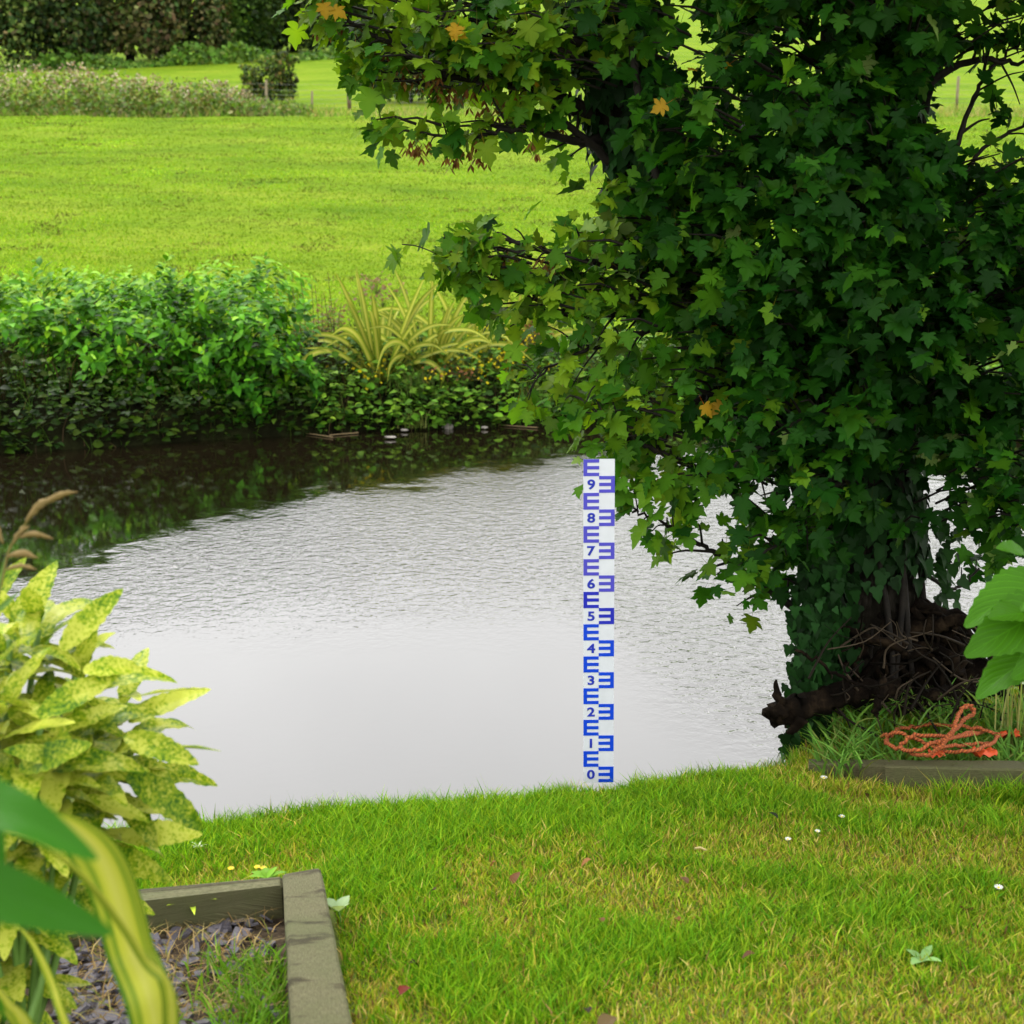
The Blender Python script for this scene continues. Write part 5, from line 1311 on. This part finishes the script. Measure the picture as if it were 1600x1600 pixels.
# rush tufts
def tuft(name, label, px, Y, ht, n, sp, cols, w=.007):
    c = W(px, ht, Y); g = max(float(field_h(c[0], Y)), WATER_Z - .02); t = empty(name, (c[0], Y, g), label, 'rushes')
    P0 = np.array([c[0], Y, g]) + rng.normal(0, sp, (n, 3)) * [1, .7, 0]; a = rng.uniform(0, 6.28, n)
    tag(blades('blades', P0, (c[2] - g) * rng.uniform(.5, 1.05, n), np.full(n, w), np.stack([np.cos(a), np.sin(a)], -1) * rng.uniform(.05, .45, n)[:, None], np.ones(n), mixcol(n, cols, [1] * len(cols)), M_GRASS, t, segs=4), kind='stuff')
RC = [(.07, .15, .02), (.11, .19, .03), (.16, .17, .05)]
tuft('rush_tuft', 'tall fine rush tuft below the striped flax', 650, 14.75, 560, 160, .12, RC)
tuft('rush_tuft', 'grass tuft trailing into the water beside the white stone', 645, 14.45, 625, 80, .08, [(.16, .22, .04), (.2, .24, .06)])
tuft('rush_tuft', 'pale rush tuft at the water right of the dogwood', 392, 14.4, 600, 70, .10, [(.10, .2, .03), (.16, .2, .05)], .01)
tuft('rush_tuft', 'thin rush tuft left of the striped flax', 525, 14.9, 570, 70, .12, RC)
tuft('rush_tuft', 'dark sedge tuft at the far left waterline', 40, 13.95, 610, 120, .22, [(.05, .08, .015), (.09, .09, .025)])
for u_, ht_, lb in ((-30, 600, 'dark sedge tuft cut by the left picture edge at the waterline'), (105, 628, 'dark brown sedge tuft below the gap between the two left dogwoods'), (75, 645, 'short dark sedge tuft right of the far left one'), (150, 650, 'short sedge tuft left of the low dogwood spray')):
    tuft('rush_tuft', lb, u_, 14.1, ht_, 130, .2, [(.03, .05, .010), (.06, .06, .018), (.05, .09, .012)], .009)
tuft('rush_tuft', 'rush tuft under the hanging sycamore leaves on the far bank', 840, 14.9, 575, 110, .14, RC)
# undergrowth along the waterline (uncountable)
n = 12500; x = rng.uniform(-6.2, 6.5, n); y = shore(x) - .06 + rng.random(n) ** 1.4 * 1.3
z = np.maximum(field_h(x, y), WATER_Z) + rng.uniform(0, .42, n) * (.35 + .9 * vnoise(x * 2.2, y * 2.2, 5)) + .02
k_ = (x > -1.9) | (rng.random(n) < .8); x, y, z = x[k_], y[k_], z[k_]; n = len(x)
a = rng.uniform(0, 6.28, n); d = np.stack([np.cos(a), np.sin(a), rng.uniform(-.2, .5, n)], -1)
me = inst(ROUND + OVATE, rng.integers(0, 5, n), np.stack([x, y, z], -1), frames(d, np.array([0, -.5, .9]) + .3 * rng.standard_normal((n, 3))), rng.uniform(.05, .11, n), mixcol(n, [(.02, .06, .005), (.05, .13, .008), (.10, .20, .016)], [2, 3, 2]) * np.where(x > -1.9, 1.1, .32)[:, None], 'bank_undergrowth', M_SHRUB)  # left part darkened: shade below the dogwoods put into the leaf colour
tag(link('bank_undergrowth', me), 'low leafy undergrowth along the far waterline', 'undergrowth', kind='stuff')
n = 9000; x = rng.uniform(-7, 7.5, n); y = shore(x) + rng.uniform(-.05, 2.2, n); k_ = (x > -2.0) | (rng.random(n) < .35); x, y = x[k_], y[k_]; n = len(x)
P0 = np.stack([x, y, field_h(x, y) - .02], -1); a = rng.uniform(0, 6.28, n)
tag(blades('bank_grass', P0, rng.uniform(.12, .5, n) * (.5 + vnoise(x * 2, y * 2, 9)), rng.uniform(.006, .011, n), np.stack([np.cos(a), np.sin(a)], -1) * rng.uniform(.1, .7, n)[:, None], np.ones(n), mixcol(n, [(.03, .07, .008), (.05, .11, .010), (.11, .115, .03), (.06, .04, .018)], [3, 3, 1, 1]), M_GRASS, segs=3), 'rough grass growing along the far bank', 'grass', kind='stuff')
# dark sheltered scrub beneath and behind the dogwoods
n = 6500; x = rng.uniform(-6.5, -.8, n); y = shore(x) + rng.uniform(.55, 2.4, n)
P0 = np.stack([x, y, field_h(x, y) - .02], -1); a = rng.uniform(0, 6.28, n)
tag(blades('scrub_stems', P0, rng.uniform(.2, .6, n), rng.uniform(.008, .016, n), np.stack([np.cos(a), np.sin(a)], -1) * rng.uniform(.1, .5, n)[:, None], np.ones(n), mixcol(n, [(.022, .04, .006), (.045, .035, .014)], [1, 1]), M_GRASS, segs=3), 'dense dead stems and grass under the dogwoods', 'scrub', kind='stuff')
# stones and drift at the waterline
M_STONE = noise_mat('pale_stone', [(.3, (.10, .09, .075)), (.7, (.27, .25, .22))], nscale=14, rough=.8, bump=.5, bdist=.01)
def stone(u, v, s_, label, flat=.5, seed=0):
    p = Wz(u, v, WATER_Z + .02); g = np.random.default_rng(seed); b = MB(); n = 9
    rings = []
    for k, (r, z_) in enumerate(((.75, -.6), (1.0, -.1), (.95, .45), (.6, .9))):
        a = np.linspace(0, math.tau, n, endpoint=False); rr = r * (1 + .12 * g.standard_normal(n)); rings.append(np.stack([rr * np.cos(a), rr * .7 * np.sin(a), z_ * flat + .05 * g.standard_normal(n)], -1))
    V = np.vstack(rings) * s_; F = [(k * n + j, k * n + (j + 1) % n, (k + 1) * n + (j + 1) % n, (k + 1) * n + j) for k in range(3) for j in range(n)] + [tuple(3 * n + j for j in range(n))]
    tag(link('stone', mesh_np('stone', V, F, M_STONE, smooth=False), None, p), label, 'stone')
stone(700, 667, .06, 'largest pale stone at the far waterline below the flax', .55, 1)
stone(610, 683, .055, 'flat pale stone lying in the water left of the grass tuft', .2, 2)
stone(632, 672, .04, 'small pale stone right beside the trailing grass tuft', .35, 3)
stone(757, 668, .035, 'small stone at the waterline under the ragwort', .4, 4)
stone(1038, 650, .07, 'pale stone on the far shore behind hanging sycamore leaves', .4, 5)
def reed(u0, v0, u1, v1, label):
    p, q = Wz(u0, v0, WATER_Z + .012), Wz(u1, v1, WATER_Z + .012); b = MB(); b.tube(spline([p, (p + q) / 2 + [0, .01, .0], q], 5), .006, 5, col=(.20, .15, .08), rough=.15)
    tag(b.build('drift_stick', M_GRASS), label, 'stick')
reed(350, 682, 445, 677, 'pale dead reed floating along the far waterline below the dogwood')
reed(515, 680, 560, 676, 'short pale dead reed at the waterline left of the stones')
reed(740, 662, 840, 668, 'pale dead reed at the waterline under the ragwort')
reed(470, 676, 520, 683, 'pale dead reed lying between the two left stretches of the waterline')

# ------------------------------------------------------------------ pasture blades
n = 230000
yy = 17.6 + (52.5 - 17.6) * rng.random(n) ** 1.5; xx = rng.uniform(-1, 1, n) * (yy * .36 + 1.5)
P0 = np.stack([xx, yy, field_h(xx, yy) - .01], -1)
pn = fbm(xx * .35, yy * .4, 51, 4) * 2; pd = fbm(xx * 1.2, yy * 1.1, 57, 3) * 2
cg = mixcol(n, [(.095, .20, .008), (.145, .26, .012), (.215, .31, .022)], [2, 3, 2], .1)
cols = cg * (1 + .9 * pn)[:, None]
dry = (pd < -.20) & (rng.random(n) < .7); cols[dry] = mixcol(int(dry.sum()), [(.05, .075, .010), (.11, .095, .028)], [1, 1])
cols *= (1 + .13 * np.sin(yy * 2.4 + .35 * xx + 2 * pn))[:, None]
a = rng.uniform(0, 6.28, n)
tag(blades('pasture_grass', P0, rng.uniform(.03, .07, n) * (1 + .5 * pn), .010 + .0007 * yy, np.stack([np.cos(a), np.sin(a)], -1) * rng.uniform(.3, 1.1, n)[:, None], np.ones(n), np.clip(cols, .003, .9), M_PASTURE, segs=1), 'bright green mown grass of the sloping field', 'grass', kind='stuff')

# ------------------------------------------------------------------ thistle bank and rough grass at the field edge
pos, cc, ss = [], [], []
tb = MB()
for k in range(430):
    px = rng.uniform(-120, 480); hgt = np.interp(px, [-120, 150, 330, 400, 480], [1.75, 1.7, 1.25, .75, .45]) * rng.uniform(.55, 1.08)
    Y = rng.uniform(52.6, 57.5); c = W(px, 190, Y); g = float(field_h(c[0], Y))
    for q in range(26):
        s_ = rng.random(); pos.append([c[0] + rng.normal(0, .14), Y + rng.normal(0, .14), g + s_ * hgt]); ss.append(rng.uniform(.10, .24) * (1.15 - .6 * s_)); cc.append(np.array([(.09, .17, .02), (.13, .22, .03), (.17, .17, .05)][int(rng.integers(0, 3))]))
    if rng.random() < .42 and px < 400:
        for q in range(14):
            pos.append([c[0] + rng.normal(0, .13), Y + rng.normal(0, .1), g + hgt + rng.uniform(-.25, .08)]); ss.append(rng.uniform(.06, .13)); cc.append(np.array([(.34, .28, .19), (.42, .37, .28), (.20, .13, .09)][int(rng.integers(0, 3))]))
pos, ss, cc = np.array(pos), np.array(ss), np.array(cc); n = len(pos)
me = inst(QUAD, rng.integers(0, 2, n), pos, frames(rng.standard_normal((n, 3)), np.array([0, -.6, .6]) + .6 * rng.standard_normal((n, 3))), ss, cc * rng.uniform(.7, 1.2, (n, 1)), 'thistle_bank', M_FAR)
tag(link('thistle_bank', me), 'bank of tall thistles gone to pale fluffy seed along the field edge', 'thistles', kind='stuff')
n = 16000; px = rng.uniform(-100, 1900, n); Y = rng.uniform(52.2, 60.5, n); d_ = (px - 800) / FPX
x = d_ * Y; P0 = np.stack([x, Y, field_h(x, Y) - .02], -1); a = rng.uniform(0, 6.28, n)
tag(blades('rough_grass', P0, rng.uniform(.15, .55, n) * (.4 + vnoise(x * .8, Y * .8, 4)), np.full(n, .035), np.stack([np.cos(a), np.sin(a)], -1) * rng.uniform(.2, .8, n)[:, None], np.ones(n), mixcol(n, [(.13, .26, .02), (.3, .27, .09), (.38, .31, .14), (.1, .2, .02)], [3, 2, 1, 2]), M_GRASS, segs=1), 'rough dry grass strip below the wire fence', 'grass', kind='stuff')

# ------------------------------------------------------------------ wire fence
FYY = 60.0
fo = W(545, 185, FYY); fo[2] = field_h(fo[0], FYY)
fence = empty('wire_fence', fo, 'stock wire fence on wooden posts between the field and the hill', 'fence')
posts = [(-60, 1.15, .09), (120, 1.1, .09), (270, 1.1, .09), (417, 1.15, .10), (488, .75, .085), (546, 1.25, .16), (683, 1.3, .14), (826, 1.0, .10), (960, 1.2, .11), (1120, 1.2, .11), (1300, 1.2, .11), (1494, 1.3, .11), (1660, 1.2, .11)]
fx = []
for u, h_, w_ in posts:
    p = W(u, 180, FYY); g = float(field_h(p[0], FYY)); fx.append((p[0], g, h_))
    b = MB(); b.tube(np.array([[p[0], FYY, g - .2], [p[0], FYY, g + h_ * .5], [p[0] + .01, FYY, g + h_ - .03], [p[0] + .01, FYY, g + h_]]), [w_ * .55, w_ * .54, w_ * .53, w_ * .42], 9, rough=.04, seed=u); b.build('post', M_POST, fence)
M_WIRE = plain('galvanised_wire', (.16, .165, .165), .6)
for h_ in (.12, .28, .44, .6, .78, 1.0):
    b = MB(); pts = []
    for (x0, g0, _), (x1, g1, _) in zip(fx[:-1], fx[1:]):
        for t in (0, .25, .5, .75): pts.append((x0 + (x1 - x0) * t, FYY - .07, g0 + (g1 - g0) * t + h_ - .03 * math.sin(math.pi * t)))
    b.tube(np.array(pts), .004, 4, cap=False); b.build('wire', M_WIRE, fence)
b = MB(); x = fx[5][0]
while x < fx[8][0]:
    g = float(field_h(x, FYY)); b.tube(np.array([[x, FYY - .07, g + .1], [x, FYY - .07, g + .8]]), .006, 3, cap=False); x += .3
tag(b.build('mesh_stays', M_WIRE, fence), kind='stuff')

# ------------------------------------------------------------------ far bushes and trees
def crown_cloud(lobes, n, size, palette, w, seed):
    g = np.random.default_rng(seed); P, Nn, LT = [], [], []
    vol = np.array([a[3] * a[4] * a[5] for a in lobes]) ** .67; cnt = (n * vol / vol.sum()).astype(int)
    for (x, y, z, rx, ry, rz), c in zip(lobes, cnt):
        v = nrm(g.standard_normal((c, 3))); r = g.uniform(.35, 1.0, c) ** .5
        r *= 1 + .7 * (vnoise(v[:, 0] * 3 + x, v[:, 2] * 3 + v[:, 1] * 2, seed) - .5)
        P.append(np.array([x, y, z]) + v * r[:, None] * [rx, ry, rz]); Nn.append(v + [0, 0, .6]); LT.append(np.full(c, g.uniform(.45, 1.9)))
    P = np.concatenate(P); Nn = np.concatenate(Nn) + .6 * g.standard_normal(P.shape); m = len(P)
    up_ = P[:, 2] > .05; LT = np.concatenate(LT)[up_]; P = P[up_]; Nn = Nn[up_]; m = len(P)
    cols = mixcol(m, palette, w, .2) * LT[:, None]  # brightness per lobe puts lit and shaded clumps into the colour
    return inst(QUAD, g.integers(0, 2, m), P, frames(g.standard_normal((m, 3)), Nn), size * g.uniform(.5, 1.3, m), cols, 'crown', M_FAR)
def far_tree(name, label, cat, px, Y, lobes, n, size, pal, w, seed, th=2.0, tr=.25, group=None):
    p = W(px, 150, Y); x = p[0]; g = float(field_h(x, Y)); t = empty(name, (x, Y, g), label, cat, group)
    link('crown', crown_cloud(lobes, n, size, pal, w, seed), t)['kind'] = 'stuff'
    b = MB(); q = np.array([x, Y, g]); b.tube(spline([q - [0, 0, .2], q + [.1, 0, th * .5], q + [.05, 0, th], q + [.3, 0, th * 2]], 4), np.linspace(tr, tr * .4, 13), 8, rough=.08, seed=seed); b.build('trunk', M_BARK, t)
    return t
DKG = [(.014, .032, .007), (.035, .065, .012), (.075, .105, .02), (.08, .07, .028)]
HZ = [(.02, .04, .008), (.045, .06, .012), (.075, .07, .025), (.09, .06, .03)]
MG = [(.025, .06, .010), (.045, .10, .012), (.08, .15, .016)]
def lobes_for(g, wd, ht, low):
    L = [(0, 0, ht * .5, wd * .62, wd * .5, ht * .46), (-wd * .4, -wd * .3, ht * .2, wd * .7, wd * .5, ht * .22), (wd * .45, -wd * .2, ht * .2, wd * .7, wd * .5, ht * .22)]
    for k in range(17):
        a = g.uniform(0, 6.28); L.append((math.cos(a) * wd * .6, math.sin(a) * wd * .45, g.uniform(low, ht * .8), wd * g.uniform(.2, .42), wd * .3, ht * g.uniform(.09, .2)))
    return L
g = np.random.default_rng(5)
TL = [(-150, 84, 5.6, 13, DKG, [2, 3, 2, 1], 'tallest dark tree of the far hedgerow, cut off at the left edge', 9), (-20, 83, 5.2, 11.5, DKG, [2, 3, 2, 1], 'dark green tree in the far hedgerow at the upper left corner', 10), (90, 84, 5.0, 10.5, DKG, [3, 3, 1, 1], 'dark round tree in the far hedgerow second from the left corner', 11),
      (205, 86, 4.8, 9.5, HZ, [2, 3, 3, 1], 'brownish hawthorn tree in the far hedgerow', 12), (295, 89, 4.5, 9, HZ, [3, 3, 2, 1], 'darker hawthorn tree right of the brownish one in the hedgerow', 13), (380, 92, 4.2, 8.5, MG, [2, 3, 2], 'fresh green tree in the far hedgerow above the lone bush', 14),
      (460, 95, 4.6, 8, DKG, [3, 3, 1, 0], 'blackish green tree in the hedgerow right of the fresh green one', 15), (545, 97, 4.4, 7, DKG, [3, 3, 1, 0], 'dark tree at the right end of the far hedgerow behind sycamore leaves', 16)]
for px, Y, wd, ht, pal, w, lb, seed in TL:
    far_tree('hedgerow_tree', lb, 'tree', px, Y, lobes_for(np.random.default_rng(seed), wd * .5 * 1.15, ht, .5), 9000, .30, pal, w, seed, 2.2, .28)
BG_ = [(.025, .05, .008), (.05, .085, .012), (.09, .12, .02), (.12, .09, .03)]
far_tree('hawthorn_bush', 'lone round hawthorn bush standing behind the thistles', 'bush', 420, 62.5, [(0, 0, .9, .85, .8, .8), (.55, 0, 1.35, .6, .5, .45), (-.65, 0, 1.1, .55, .5, .4), (.1, 0, 1.7, .5, .4, .3), (1.0, 0, 1.75, .32, .25, .16), (-.95, 0, 1.45, .25, .25, .14), (.6, 0, 1.95, .3, .25, .14), (.85, 0, .9, .4, .4, .35), (-.6, 0, .45, .7, .5, .4), (.55, 0, .45, .7, .5, .4)], 3000, .14, BG_, [3, 3, 2, 1], 31, .6, .08)
far_tree('hawthorn_bush', 'wide dark hawthorn bush behind the wire mesh fence', 'bush', 640, 63.5, [(0, 0, 1.3, 1.7, 1.1, 1.2), (-1.2, 0, 1.6, .9, .8, .9), (1.2, 0, 1.2, 1.1, .8, .9), (.1, 0, 2.3, .9, .7, .7)], 4200, .18, [(.012, .03, .008), (.02, .05, .010), (.045, .07, .014), (.07, .055, .02)], [3, 3, 1, 1], 32, .7, .1)
far_tree('hawthorn_bush', 'dark low bush behind the fence right of the wide one', 'bush', 745, 64, [(0, 0, 1.0, 1.2, .9, 1.0), (.6, 0, 1.3, .7, .6, .6)], 1800, .18, [(.012, .03, .008), (.02, .05, .010), (.045, .07, .014)], [3, 3, 1], 33, .5, .08)
# nettles along the foot of the hedgerow
n = 3600; px = rng.uniform(-200, 640, n); Y = np.interp(px, [-200, 200, 640], [79, 82, 92]) + rng.uniform(-1.2, 1.5, n); x = (px - 800) / FPX * Y * 1.0
P_ = np.stack([x, Y, field_h(x, Y) + rng.uniform(0, 1.1, n) * np.clip(1.6 * vnoise(x * .45, Y * .45, 6) - .35, .05, 2)], -1)
me = inst(QUAD, rng.integers(0, 2, n), P_, frames(rng.standard_normal((n, 3)), np.array([0, -.5, .8]) + .5 * rng.standard_normal((n, 3))), rng.uniform(.15, .4, n), mixcol(n, [(.05, .12, .012), (.08, .17, .016), (.12, .2, .025)], [2, 3, 1]), 'nettle_bank', M_FAR)
tag(link('nettle_bank', me), 'nettles and tall green weeds along the foot of the far hedgerow', 'nettles', kind='stuff')
